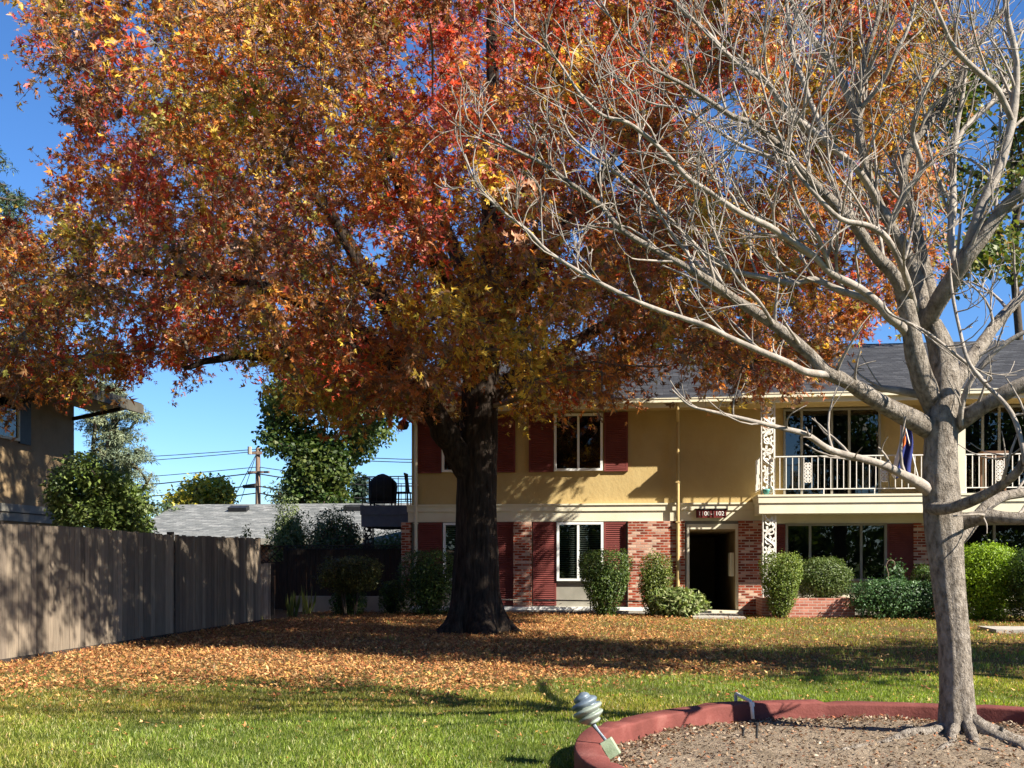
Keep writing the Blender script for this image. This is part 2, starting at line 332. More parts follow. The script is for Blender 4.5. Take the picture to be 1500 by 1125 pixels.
nr=unit(nr-unit(tg)*np.sum(nr*unit(tg),1,keepdims=True))
BV=BLADEV.copy(); BV[:,0]*=1.5
tag(scatter('grass',BV,np.arange(4).reshape(1,4),pts,nr,sz,c,M['blade'],tang=tg),kind='stuff')
# ---------------------------------------------------------------- leaf litter
def litter(n,d0,d1,umin=-.56,umax=.56):
    d=np.sqrt(rng.random(n)*(d1*d1-d0*d0)+d0*d0); u=rng.uniform(umin,umax,n)
    return FW[0]*d+RT[0]*u*d, FW[1]*d+RT[1]*u*d
x,y=litter(230000,8.2,26.6); lt=litter_density(x,y)
pn=np.array([mn.noise(Vector((a*.6,b*.6,9))) for a,b in zip(x,y)])
pn2=np.array([mn.noise(Vector((a*2.3,b*2.3,4))) for a,b in zip(x,y)])
ok=(rng.random(len(x))<(lt**1.5)*np.clip(.8+1.1*pn+.7*pn2,.12,1)*np.where(x>1.5,.85,1))&(x>-8.02)&~in_ring(x,y,RO+.05)&(y<26.1)
x,y=x[ok],y[ok]
x2,y2=litter(5200,6.3,13); o2=~in_ring(x2,y2,RO+.05)&(x2>-8)&(rng.random(5200)<.15+.85*np.clip((np.hypot(x2,y2)-7)/6,0,1)); ns2=int(o2.sum()); x=np.r_[x,x2[o2]]; y=np.r_[y,y2[o2]]
m=len(x); z=np.array([noisez(a,b) for a,b in zip(x,y)])+rng.uniform(.012,.05,m)
nr=np.c_[rng.normal(0,.34,m),rng.normal(0,.34,m),np.ones(m)]
c=pick([(.44,.22,.08),(.36,.145,.052),(.52,.32,.135),(.16,.065,.03),(.50,.28,.08),(.32,.10,.04)],m,[4,3,3,2,1.5,1.5],.22)
LV=variants(OAKV[:12],12,.11,.55)
tag(scatter('leaf_litter',LV,np.arange(12).reshape(3,4),np.c_[x,y,z],nr,np.r_[rng.uniform(.035,.088,m-ns2),rng.uniform(.02,.06,ns2)],c,M['litter']),kind='stuff')
# ---------------------------------------------------------------- planter bed
mb=MB(); n=60; rings=26; random.seed(3)
TB=np.array([P(750+658,824,7.3)[0],P(750+658,824,7.3)[1]])
def soilz(x,y):
    d=math.hypot(x-TB[0],y-TB[1])
    return .045+.03*mn.noise(Vector((x*2,y*2,5)))+.015*mn.noise(Vector((x*9,y*9,5)))+.07*math.exp(-(d/.45)**2)
mb.v.append((RC[0],RC[1],soilz(*RC)))
for i in range(1,rings+1):
    r=(RI+.03)*i/rings
    for j in range(n*2):
        a=math.pi*j/n; X=RC[0]+r*math.cos(a);Y=RC[1]+r*math.sin(a); mb.v.append((X,Y,max(soilz(X,Y),.024)))
for j in range(2*n): mb.f.append((0,1+j,1+(j+1)%(2*n)))
for i in range(rings-1):
    for j in range(2*n):
        a=1+i*2*n+j; b=1+i*2*n+(j+1)%(2*n); mb.f.append((a,a+2*n,b+2*n,b))
tag(mb.build('soil_bed',M['soil'],smooth=True),kind='structure')
m=16000; a=rng.uniform(0,2*math.pi,m); r=RI*np.sqrt(rng.random(m)); edge=rng.random(m)<.45; r[edge]=RI-np.abs(rng.normal(0,.14,edge.sum()))-.02
x=RC[0]+r*np.cos(a); y=RC[1]+r*np.sin(a); z=np.array([soilz(p,q) for p,q in zip(x,y)])+rng.uniform(.003,.02,m)
c=pick([(.22,.16,.10),(.15,.09,.05),(.30,.23,.16),(.08,.05,.035),(.28,.11,.05),(.42,.34,.25)],m,[3,3,2,3,1.5,.5])
tag(scatter('wood_chips',LEAFV,LEAFF,np.c_[x,y,z],np.c_[rng.normal(0,.6,m),rng.normal(0,.6,m),np.ones(m)],rng.uniform(.012,.04,m),c,M['litter']),kind='stuff')
# ring
mb=MB(); NS=180; CH=.17
prof=[(RI,-.05),(RI,.0),(RI+.001,CH-.018),(RI+.004,CH-.006),(RI+.013,CH),(RO-.015,CH+.002),(RO-.005,CH-.005),(RO-.001,CH-.017),(RO,.0),(RO,-.05)]
joints=[R(a) for a in (98,128,155,163,196,232,270,310,350,35,68)]
for i in range(NS):
    a=2*math.pi*i/NS; jg=min(abs((a-j+math.pi)%(2*math.pi)-math.pi) for j in joints)
    step=.0
    for q,jj in enumerate(sorted(joints)):
        if a>jj: step=[.012,-.012,.02,-.006,.0][q%5]
    for (r,z) in prof:
        rr=r+step*.8+.006*mn.noise(Vector((math.cos(a)*4,math.sin(a)*4,z*6))); zz=z+(.012*mn.noise(Vector((math.cos(a)*2,math.sin(a)*2,1)))+step*.4 if z>.05 else 0)
        if jg<R(1.1) and z>-.01: rr+=(.012 if r<RI+.1 else -.012); zz-=.010
        mb.v.append((RC[0]+rr*math.cos(a),RC[1]+rr*math.sin(a),zz))
k=len(prof)
for i in range(NS):
    for j in range(k-1):
        A=i*k+j; B=((i+1)%NS)*k+j; mb.f.append((A,A+1,B+1,B))
o=mb.build('planter_curb',M['redcurb'],org=(RC[0],RC[1],0),smooth=True)
tag(o,'round red painted concrete curb enclosing the soil bed around the bare tree','curb')
# ---------------------------------------------------------------- building
Y0=26.2
def fx(px,Y=Y0): return PY(px,824,Y)[0]
XL=fx(603); XR=17.0; YB=41.2
DL,DR=fx(1009),fx(1078)
ZB0,ZB1,ZS=2.35,2.79,5.17
B=thing('apartment_building',(XL,Y0,0),'two storey tan stucco apartment building with maroon shutters and brick piers','building')
mb=MB(); mb.box(XL,XR,Y0,YB,ZB1,ZS-.001); mb.build('upper_wall',M['stucco'],B)
mb=MB(); mb.box(XL,DL,Y0,YB,0,ZB1); mb.box(DR,XR,Y0,YB,0,ZB1); mb.box(DL,DR,Y0+.001,YB,2.16,ZB1); mb.build('lower_wall',M['panel'],B)
mb=MB(); mb.box(DL-.0,DL+.02,Y0+.05,33,.08,2.16); mb.box(DR-.02,DR,Y0+.05,33,.08,2.16); mb.box(DL,DR,33,33.1,0,2.16); mb.box(DL+.02,DR-.02,Y0+.06,33,2.1,2.15)
mb.build('entry_passage',M['barrel'],B)
mb=MB(); mb.box(DL-.06,DL+.01,Y0-.06,Y0+.1,.1,2.27); mb.box(DR-.01,DR+.07,Y0-.06,Y0+.1,.1,2.27); mb.box(DL+.01,DR-.01,Y0-.06,Y0+.1,2.14,2.27); mb.box(DL-.15,DR+.15,Y0-.3,Y0+.5,.0,.1)
mb.build('door_frame',M['cream'],B)
mb=MB(); mb.box(DR-.13,DR-.02,Y0+.25,Y0+.75,.95,1.55); mb.build('mail_box',M['cream'],B,bevel=.01)
# band
xbe=fx(1109); mb=MB()
mb.box(XL-.08,xbe,Y0-.07,Y0+.1,ZB0,ZB1-.18); mb.box(XL-.1,xbe,Y0-.10,Y0+.1,ZB1-.178,ZB1-.03); mb.box(XL-.11,xbe,Y0-.13,Y0+.1,ZB1-.03,ZB1+.01)
mb.build('belt_course',M['cream'],B)
mb=MB(); mb.box(fx(1109),XR,Y0-.03,Y0,ZB0-.08,2.5); mb.build('header_board',M['cream'],B)
def shutter(x0,x1,z0,z1,y):
    mb=MB(); mb.box(x0,x1,y-.03,y,z0,z1); fw=.045
    mb.box(x0,x0+fw,y-.055,y-.03,z0,z1); mb.box(x1-fw,x1,y-.055,y-.03,z0,z1); mb.box(x0+fw,x1-fw,y-.054,y-.03,z0,z0+fw); mb.box(x0+fw,x1-fw,y-.054,y-.03,z1-fw,z1)
    n=int((z1-z0-2*fw)/.048)
    for i in range(n):
        z=z0+fw+(i+.5)*(z1-z0-2*fw)/n
        mb.obox(((x0+x1)/2,y-.04,z),((x1-x0)/2-fw,0,0),(0,.007,.012),(0,-.012,.012))
    return mb.build('shutter',M['maroon'],B)
def window(x0,x1,z0,z1,y,mull=(.5,),blinds=False,frame='white',fw=.06):
    mb=MB(); yf=y-.09
    mb.box(x0,x0+fw,yf,y,z0,z1); mb.box(x1-fw,x1,yf,y,z0,z1); mb.box(x0+fw,x1-fw,yf,y,z0,z0+fw); mb.box(x0+fw,x1-fw,yf,y,z1-fw,z1)
    for t in mull:
        xm=x0+(x1-x0)*t; mb.box(xm-.028,xm+.028,yf+.01,y-.012,z0+fw,z1-fw)
    wf=mb.build('window',M[frame],B)
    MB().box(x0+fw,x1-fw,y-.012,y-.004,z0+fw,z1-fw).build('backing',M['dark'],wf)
    if blinds:
        b=MB(); n=int((z1-z0-2*fw)/.055)
        for i in range(n):
            z=z0+fw+(i+.5)*(z1-z0-2*fw)/n; b.obox(((x0+x1)/2,y-.032,z),((x1-x0)/2-fw-.01,0,0),(0,.012,.012),(0,.001,-.001))
        b.build('blind',M['blind'],wf)
    edges=[x0+fw]+[x0+(x1-x0)*t for t in mull]+[x1-fw]
    for a,b in zip(edges[:-1],edges[1:]):
        s=random.uniform(-.004,.004); bb=MB(); bb.add([(a,yf+.045+s,z0+fw),(b,yf+.045-s,z0+fw),(b,yf+.045-s,z1-fw),(a,yf+.045+s,z1-fw)],[(0,1,2,3)]); bb.build('pane',M['glass'],wf)
    return wf
yw=Y0-.002
for a,b in ((612,647),(727,755),(775,811),(885,920)): shutter(fx(a),fx(b),3.62,5.12,yw)
window(fx(648),fx(726),3.64,5.1,yw); window(fx(812),fx(883),3.64,5.1,yw)
for a,b in ((613,648),(728,752),(781,815),(885,917)): shutter(fx(a),fx(b),.2 if a!=613 else .2,2.34,yw)
window(fx(650),fx(727),.83,2.33,yw,blinds=True); window(fx(816),fx(884),.83,2.33,yw,blinds=True,mull=(.46,))
mb=MB()
for a,b in ((753,779),(920,1003),(1081,1116)): mb=MB().box(fx(a),fx(b),Y0-.16,Y0-.002,0,ZB0-.002); mb.build('brick_pier',M['brick'],B)
MB().box(fx(589),fx(602.5),Y0-.1,Y0+.5,0,ZB0+.0).build('brick_pier',M['brick'],B)
MB().box(fx(1337),fx(1400),Y0-.1,Y0-.002,0,ZB0-.09).build('brick_pier',M['brick'],B)
MB().box(XL,fx(1005),Y0-.35,Y0-.17,-.05,.09).build('plinth',M['concrete'],B)
MB().box(XL,fx(1005),Y0-.17,Y0-.003,-.05,.17).build('sill_board',M['white'],B)
# right lower windows, recessed behind balcony shade
shutter(fx(1131),fx(1150),.5,ZB0-.1,yw); shutter(fx(1298),fx(1337),.5,ZB0-.1,yw)
window(fx(1150),fx(1298),.84,ZB0-.08,yw,mull=(.245,.75),frame='panel'); window(fx(1404),fx(1560),.84,ZB0-.08,yw,mull=(.33,.75),frame='panel')
MB().box(fx(1131),XR,Y0-.12,Y0-.002,.38,.50).build('sill_board',M['cream'],B)
# balcony doors
window(fx(1147),fx(1289),2.93,5.12,yw,mull=(.19,.5,.68),frame='panel',fw=.05)
window(fx(1408),fx(1560),2.93,5.12,yw,mull=(.2,.36,.7),frame='panel',fw=.05)
# roof
YR=Y0+7.2; ZR=5.33+.36*(YR-25.45); YE=25.45; YE2=24.98; XS=PY(1086,824,YE)[0]; XG=XL-.35
mb=MB(); T=.06
def roofquad(x0,x1,ya,za,yb,zb):
    mb.add([(x0,ya,za),(x1,ya,za),(x1,yb,zb),(x0,yb,zb),(x0,ya,za-T),(x1,ya,za-T),(x1,yb,zb-T),(x0,yb,zb-T)],[(0,1,2,3),(7,6,5,4),(0,4,5,1),(1,5,6,2),(2,6,7,3),(3,7,4,0)])
roofquad(XG,XR,YE,5.345,YR,ZR); roofquad(XS,XR,YE2,5.33,YE-.001,5.345); roofquad(XG,XR,YR,ZR,2*YR-YE,5.345)
mb.build('roof',M['roof'],B)
mb=MB(); mb.add([(XL,Y0,ZS),(XL,YB,ZS),(XL,YR,ZR-.1)],[(0,2,1)]); mb.build('gable',M['stucco'],B)
mb=MB(); mb.box(XG,XS,YE-.02,YE+.02,5.11,5.27); mb.box(XS,XR,YE2-.02,YE2+.02,5.11,5.27); mb.box(XS-.02,XS+.02,YE2+.02,YE-.02,5.11,5.27); mb.build('fascia',M['cream'],B)
mb=MB()
for x0,x1,yy in ((XG,XS-.03,YE),(XS-.05,XR,YE2)):
    mb.box(x0,x1,yy-.13,yy-.021,5.22,5.30); mb.box(x0,x1,yy-.145,yy-.02,5.301,5.325)
mb.build('gutter',M['cream'],B)
mb=MB(); mb.box(XG,XS,YE+.021,Y0-.001,5.15,ZS); mb.box(XS,XR,YE2+.021,Y0-.001,5.15,ZS); mb.box(XL-.35,XL-.001,Y0,YB,5.15,ZS); mb.build('soffit',M['stucco'],B)
def pipe(px,z0,z1,elbow=True):
    x=fx(px,Y0-.2); mb=MB(); y=Y0-.10 if px<700 else Y0-.21
    if elbow:
        mb.tube([(x-.03,YE-.05,5.22),(x-.03,YE-.04,5.08),(x,y-.02,4.86),(x,y,4.75)],.042,8); mb.tube([(x,y,4.75),(x,y,z0+.1),(x+.0,y-.08,z0)],.042,8)
    else: mb.tube([(x,y,z1),(x,y,z0)],.042,8)
    for z in (3.3,2.3,1.2): mb.box(x-.055,x+.055,y-.046,y+.05,z,z+.03)
    return mb.build('downpipe',M['cream' if px<700 else 'stucco'],B)
pipe(993,.2,5); pipe(608,.15,5)
# floodlight on the corner
q=PY(591,622,Y0-.1); mb=MB(); mb.lathe([(.02,-.14),(.10,-.12),(.15,-.02),(.14,.06),(.05,.13),(.02,.14)],q,14); mb.tube([q,q+np.array([.2,.1,.1])],.02,6); mb.build('floodlight',M['iron'],B,smooth=True)
# house number sign
x0,x1=fx(1019),fx(1063); SG=MB().box(x0,x1,Y0-.2,Y0-.165,2.42,2.62).build('number_sign',M['signred'],B)
MB().box(x0-.03,x1+.03,Y0-.22,Y0-.1,2.621,2.65).box(x0+.05,x0+.1,Y0-.165,Y0-.07,2.45,2.5).box(x1-.1,x1-.05,Y0-.165,Y0-.07,2.45,2.5).build('sign_frame',M['iron'],SG)
cu=bpy.data.curves.new('lettering','FONT'); cu.body='1100-1102'; cu.size=.15; cu.extrude=.004; cu.align_x='CENTER'; cu.align_y='CENTER'
to=bpy.data.objects.new('lettering',cu); col.objects.link(to); bpy.context.view_layer.update()
me=bpy.data.meshes.new_from_object(to); bpy.data.objects.remove(to); me.materials.append(M['white'])
do=bpy.data.objects.new('lettering',me); col.objects.link(do); do.parent=SG; do.rotation_euler=(R(90),0,0); do.location=np.array([(x0+x1)/2,Y0-.206,2.52])-ORG[SG.name]
# balcony
YF=25.0; BX=PY(1111,824,YF)[0]; ZT=2.92; ZU=2.50
mb=MB(); mb.box(BX+.04,XR,YF+.05,Y0-.001,ZU,ZT-.06); bs=mb.build('balcony_slab',M['cream'],B)
mb=MB(); mb.box(BX+.02,XR,YF+.02,Y0-.002,ZU-.03,ZT-.20); mb.box(BX,XR,YF-.01,Y0-.002,ZT-.198,ZT-.05); mb.box(BX-.015,XR,YF-.03,Y0-.002,ZT-.048,ZT); mb.build('balcony_fascia',M['cream'],bs)
def railing(xa,xb,y,z0,z1,mat,parent,orn=(),step=.146,name='balcony_railing'):
    mb=MB(); mb.box(xa,xb,y-.02,y+.02,z1-.025,z1); mb.box(xa,xb,y-.012,y+.012,z0,z0+.022)
    n=int(abs(xb-xa)/step)
    for i in range(n+1):
        x=xa+(xb-xa)*i/n
        if any(abs(x-o)<.09 for o in orn): continue
        mb.box(x-.009,x+.009,y-.009,y+.009,z0+.02,z1-.02)
    for i in range(0,n,8): mb.box(xa+i*step-.012,xa+i*step+.012,y-.013,y+.013,z0-.12,z0)
    r=mb.build(name,mat,parent)
    for o in orn:
        m2=MB(); zc=(z0+z1)/2; 
        for dz in (-.16,0.,.16):
            for a in range(4):
                ang=a*math.pi/2+math.pi/4; cx,cz=o+.05*math.cos(ang),zc+dz+.05*math.sin(ang)
                m2.tube([(cx+.034*math.cos(t),y,cz+.034*math.sin(t)) for t in np.linspace(0,6.28,11)],.015,5)
            m2.obox((o,y,zc+dz),(.03,0,.03),(0,.012,0),(.03,0,-.03))
        m2.box(o-.1,o-.085,y-.009,y+.009,z0+.02,z1-.02); m2.box(o+.085,o+.1,y-.009,y+.009,z0+.02,z1-.02)
        m2.build('rail_ornament',mat,r)
    return r
xp=PY(1398,824,YF+.05)[0]
railing(BX+.36,xp-.0,YF+.06,3.04,3.84,M['whiteiron'],bs,orn=[PY(1184,800,YF)[0],PY(1297,800,YF)[0]])
railing(xp+.26,XR-.5,YF+.06,3.04,3.84,M['whiteiron'],bs,orn=[PY(1466,800,YF)[0],PY(1600,800,YF)[0]])
mb=MB()
for zz in (3.05,3.82): mb.box(BX+.05,BX+.07,YF+.3,Y0-.01,zz,zz+.025)
for i in range(6): mb.box(BX+.052,BX+.068,YF+.32+i*.14,YF+.336+i*.14,3.06,3.83)
mb.build('balcony_railing',M['whiteiron'],bs)
MB().box(xp,xp+.24,YF+.02,Y0-.002,ZT+.001,5.15).build('divider_wall',M['cream'],B)
def ornate(x0,x1,y,z0,z1,mat,parent,name='ornate_column'):
    mb=MB(); t=.022
    for x in (x0+t/2,x1-t/2):
        mb.box(x-t/2,x+t/2,y-t/2,y+t/2,z0,z1)
        mb.box(x-t/2,x+t/2,y+.12,y+.12+t,z0,z1)
    w=(x1-x0)/2-.025; xc=(x0+x1)/2; L=z1-z0
    for ph in (0,math.pi):
        pts=[(xc+w*.8*math.sin(2*math.pi*z/.5+ph),y+.01*math.cos(z*20),z0+z) for z in np.arange(0,L,.03)]
        if ph==0: mb.tube(pts,.024,5)
    k=0; z=.06
    while z<L-.1:
        s=1 if k%2 else -1
        c=(xc-s*w*.25,z0+z+.06)
        sp=[(c[0]+s*(.025+.011*a)*math.cos(a)*1.1,y,c[1]+(.02+.0115*a)*math.sin(a)) for a in np.linspace(0,6.6,16)]
        mb.tube(sp,.02,5)
        for q in range(5):
            a=q*1.25+k; cx=xc+s*w*.35+.055*math.cos(a); cz=z0+z+.06+.075*math.sin(a)
            d=np.array([math.cos(a),0,math.sin(a)]); e=np.array([-math.sin(a),0,math.cos(a)])
            mb.obox((cx,y,cz),d*.05,e*.026,(0,.014,0))
        z+=.235; k+=1
    return mb.build(name,mat,parent)
cx0=PY(1112,824,YF+.1)[0]+.05; ornate(cx0,cx0+.33,YF+.12,ZT+.001,5.15,M['whiteiron'],B); ornate(cx0+.04,cx0+.36,YF+.15,.05,ZU-.031,M['whiteiron'],B)
# left side balcony
YL=27.3; bxl=PY(529,824,YL)[0]
mb=MB(); mb.box(bxl,XL-.001,YL,YL+2.6,2.28,2.60); mb.box(bxl-.02,XL-.001,YL-.03,YL+2.63,2.602,2.86); LS=mb.build('balcony_slab',M['navy'],B)
railing(bxl+.02,XL-.02,YL+.03,2.95,3.66,M['iron'],LS,step=.2); 
mb=MB()
for zz in (2.95,3.64): mb.box(bxl+.02,bxl+.04,YL+.05,YL+2.55,zz,zz+.025)
for i in range(18): mb.box(bxl+.022,bxl+.038,YL+.1+i*.14,YL+.115+i*.14,2.96,3.65)
mb.build('balcony_railing',M['iron'],LS)
mb=MB(); mb.box(bxl+.0,XL-.02,YL+2.56,YL+2.58,3.64,3.66)
for i in range(9): mb.box(bxl+i*.17,bxl+i*.17+.015,YL+2.56,YL+2.575,2.87,3.65)
mb.build('balcony_railing',M['iron'],LS)
ornate(bxl+.04,bxl+.3,YL+.1,0,2.28,M['iron'],B); ornate(bxl+.62,bxl+.9,YL+2.3,0,2.28,M['iron'],B)
# covered grill + chair
gx=(PY(540,0,28)[0]+PY(582,0,28)[0])/2; gt=thing('covered_grill',(gx,28,2.862),'barbecue grill under a black cover on the dark left balcony','grill')
mb=MB(); rows=[(0.10,.36,.26),(.3,.37,.27),(.55,.38,.28),(.68,.36,.27),(.80,.25,.24),(.88,.12,.18),(.92,.03,.05)]
for z,rx,ry in rows:
    for j in range(24):
        a=2*math.pi*j/24; c_,s_=math.cos(a),math.sin(a); e=.45; wv=1+.03*math.sin(a*9+z*5)
        mb.v.append((gx+rx*wv*abs(c_)**e*np.sign(c_),28+ry*wv*abs(s_)**e*np.sign(s_),2.862+z))
for i in range(len(rows)-1):
    for j in range(24): a=i*24+j; b=i*24+(j+1)%24; mb.f.append((a,b,b+24,a+24))
mb.f.append(tuple(range(24))[::-1]); mb.f.append(tuple((len(rows)-1)*24+j for j in range(24)))
mb.build('cover',M['cover'],gt,smooth=True)
for sx in (-.3,.3):
    for sy in (-.2,.2): MB().tube([(gx+sx,28+sy,2.862),(gx+sx,28+sy,3.0)],.025,8).build('leg',M['iron'],gt)
chx=PY(591,0,27.9)[0]; ct=thing('balcony_chair',(chx,27.9,2.862),'dark slatted chair beside the covered grill on the left balcony','chair')
MB().box(chx-.22,chx+.2,27.7,28.1,3.22,3.26).build('seat',M['iron'],ct)
mb=MB()
for i in range(4): mb.obox((chx+.1,27.74+i*.11,3.48),(.012,0,0),(0,.025,0),(-.03,0,.26))
mb.obox((chx+.07,27.9,3.75),(.015,0,0),(0,.22,0),(0,0,.03)); mb.build('backrest',M['iron'],ct)
for sx in (-.19,.17):
    for sy in (-.18,.18): MB().tube([(chx+sx,27.9+sy,2.862),(chx+sx*.9,27.9+sy,3.22)],.018,6).build('leg',M['iron'],ct)
# low pipe railing along base
gp=thing('low_pipe',(fx(752),Y0-.6,0),'low grey metal pipe run in front of the ground floor between trunk and entry','pipe')
xa,xb=fx(735),fx(1000); MB().tube([(xa,Y0-.55,.36),(xb-.5,Y0-.55,.33),(xb-.1,Y0-.45,.3)],.018,8).build('rail',M['panel'],gp)
for x in (xa,(xa+xb)/2,xb-.1): MB().tube([(x,Y0-.5,0),(x,Y0-.52,.33)],.016,6).build('post',M['panel'],gp)
# objects on right balcony
fp=thing('flag',(PY(1325,0,YF)[0],YF-.05,3.4),'navy flag with white and orange edge hanging over the balcony railing','flag')
fa=PY(1312,690,YF-.1); fb=PY(1345,615,YF-.05)
MB().tube([PY(1345,700,YF),PY(1322,610,YF-.25)],.014,8).build('pole',M['white'],fp)
nu,nv=14,18
def flagp(u,v,o=0):
    px=1309+ (28)*u*(.55+.45*v)+10*(1-v)*.9+3*math.sin(v*5); py=618+78*v+6*math.sin(u*7)
    q=PY(px,py,YF-.12+.05*math.sin(u*11+v*2)+o); return q
for nm,u0,u1,mt in (('white_stripe',0,.22,'flagwhite'),('orange_patch',.22,.45,'flagorange'),('blue_field',.22,1,'flagblue')):
    mb=MB(); v0,v1=(0,1)
    if nm=='orange_patch': v1=.42
    if nm=='blue_field': pass
    us=np.linspace(u0,u1,8); vs=np.linspace(v0,v1,nv)
    if nm=='blue_field':
        for v in vs:
            for u in us: mb.v.append(tuple(flagp(u if v>.42 else .45+(u-u0)/(u1-u0)*.55,v)))
    else:
        for v in vs:
            for u in us: mb.v.append(tuple(flagp(u,v)))
    for j in range(nv-1):
        for i in range(7): a=j*8+i; mb.f.append((a,a+1,a+9,a+8))
    o=mb.build(nm,M[mt],fp,smooth=True); sm=o.modifiers.new('s','SOLIDIFY'); sm.thickness=.004
q=PY(1121,722,YF+.08); pt=thing('flower_pot',(q[0],YF+.03,ZT),'small teal pot at the foot of the ornate white column on the balcony edge','pot')
mb=MB().lathe([(.05,0),(.085,.1),(.095,.13),(.08,.13),(.07,.1)],(q[0]+.02,YF+.06,ZT+.001),16); mb.build('pot',M['teal'],pt,smooth=True)
q=PY(1458,660,YF+.35); bt=thing('balcony_table',(q[0],YF+.5,ZT),'small brown wooden table standing on the right balcony','table')
MB().box(q[0]-.28,q[0]+.28,YF+.3,YF+.7,3.86,3.93).box(q[0]-.24,q[0]+.24,YF+.33,YF+.67,3.78,3.86).build('tabletop',M['wood'],bt)
for sx in (-.22,.22):
    for sy in (.35,.65): MB().box(q[0]+sx-.02,q[0]+sx+.02,YF+sy-.02,YF+sy+.02,ZT,3.78).build('leg',M['wood'],bt)
# brick planter, walk, kerb
xa,xb=PY(1116,0,24.75)[0],PY(1252,0,24.75)[0]
mb=MB(); mb.box(xa,xb,24.72,24.92,0,.46); mb.box(xa,xa+.2,24.92,26.0,0,.46); mb.box(xb-.2,xb,24.92,26.0,0,.46)
o=mb.build('brick_planter',M['brickpink'],org=(xa,24.72,0)); tag(o,'low pinkish brick planter wall to the right of the dark entry','planter')
mb=MB(); mb.box(xa+.2,xb-.2,24.92,26.0,0,.38); tag(mb.build('planter_soil',M['soil']),kind='structure')
mb=MB(); x0,x1=PY(1015,0,24)[0],PY(1092,0,24)[0]; mb.box(x0,x1,23.9,25.9,-.02,.045); tag(mb.build('walkway',M['concrete']),kind='structure')
mb=MB(); q=G(1458,921,.08); mb.box(q[0],q[0]+3.4,q[1]-.05,q[1]+1.0,-.02,.07); tag(mb.build('path',M['concrete']),kind='structure')
# ---------------------------------------------------------------- side fence
def boards(name,ax,c0,c1,pos,z1,mat,parent,bw=.14,th=.02,tones=((.205,.165,.12),(.15,.12,.09),(.25,.20,.145)),face=1,jit=.012):
    V=[];F=[];C=[]; a=c0
    while a<c1-.01:
        b=min(a+bw*random.uniform(.93,1.03),c1); zt=z1(a)+random.uniform(-jit,jit); p=pos+random.uniform(-.006,.006)
        t=random.choice(tones); s=random.uniform(.75,1.2); k=len(V)
        tl=random.uniform(-.004,.004)
        for z in (0.02,zt):
            for u,v in ((a,p+tl),(b-.007,p-tl),(b-.007,p-th-tl),(a,p-th+tl)):
                V.append((u,v,z) if ax=='x' else (v,u,z)); C.append((t[0]*s,t[1]*s,t[2]*s,1))
        F+= [tuple(k+i for i in f) for f in ((0,1,2,3),(4,5,6,7),(0,1,5,4),(1,2,6,5),(2,3,7,6),(3,0,4,7))]
        a=b
    m=MB(); m.v=V; m.f=F; o=m.build(name,mat,parent); at=o.data.attributes.new('tint','FLOAT_COLOR','POINT'); at.data.foreach_set('color',np.array(C,np.float32).ravel()); return o
FX=-8.1; ft=thing('board_fence',(FX,21.3,0),'long weathered vertical board fence running back along the left of the lawn','fence')
zt=lambda y:1.80+.015*math.sin(y)
YP=PY(256,0,1)[0]; 
r_=ray(256,824); yp=FX/r_[0]*r_[1]
boards('board_panel','y',-3,yp-.04,FX,zt,M['fence'],ft); boards('board_panel','y',yp+.04,21.35,FX,zt,M['fence'],ft)
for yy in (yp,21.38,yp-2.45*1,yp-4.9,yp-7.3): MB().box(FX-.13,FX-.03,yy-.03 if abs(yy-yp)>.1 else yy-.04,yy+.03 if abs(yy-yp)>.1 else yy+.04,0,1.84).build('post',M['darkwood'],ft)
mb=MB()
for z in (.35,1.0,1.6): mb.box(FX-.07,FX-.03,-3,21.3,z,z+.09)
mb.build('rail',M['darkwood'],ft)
MB().box(FX-.035,FX+.03,-3,21.3,-.02,.06).build('kick_board',M['darkwood'],ft)
# gate panel by the fence end
gtx0=FX+.02; q=PY(397,0,22.3)[0]
gt=thing('wood_gate_panel',(gtx0,22.3,0),'short pale wooden panel just past the end of the long fence','fence panel')
boards('board_panel','x',PY(381,0,22.3)[0],q,22.3,lambda a:1.28-.5*max(0,(a-gtx0)),M['fence'],gt,bw=.1,tones=((.30,.25,.2),(.26,.22,.18)))
MB().box(q-.02,q+.06,22.31,22.38,0,1.0).build('post',M['darkwood'],gt)
# back fence
YK=27.0; bx0=PY(380,0,YK)[0]; bx1=XL-.05
bf=thing('dark_back_fence',((bx0+bx1)/2,YK,0),'dark shaded board fence at the back between long fence and building','fence')
xg=PY(421,0,YK)[0]
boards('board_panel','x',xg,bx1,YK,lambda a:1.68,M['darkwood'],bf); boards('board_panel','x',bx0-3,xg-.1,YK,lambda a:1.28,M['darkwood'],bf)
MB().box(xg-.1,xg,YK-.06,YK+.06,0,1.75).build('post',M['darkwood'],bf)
mb=MB()
for i in range(26):
    x=bx0-3+i*.16
    for s in (1,-1):
        xe=x+s*.42
        if xe>xg-.1 or x>xg-.1: continue
        mb.obox(((x+xe)/2,YK+.005*s,1.51),((xe-x)/2,0,.21),(.012,0,-.012*s),(0,.006,0))
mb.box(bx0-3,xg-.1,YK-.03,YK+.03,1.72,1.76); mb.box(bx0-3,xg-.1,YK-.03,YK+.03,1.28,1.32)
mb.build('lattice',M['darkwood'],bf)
MB().box(xg,bx1,YK-.2,YK-.17,1.74,1.77).build('top_rail',M['iron'],bf)
mb=MB()
for i in range(34): 
    x=xg+.05+i*.12
    if x<bx1: mb.tube([(x+.045*math.cos(t),YK-.185,1.685+.045*math.sin(t)) for t in np.linspace(0,6.28,9)],.009,4)
mb.build('scroll_trim',M['iron'],bf)
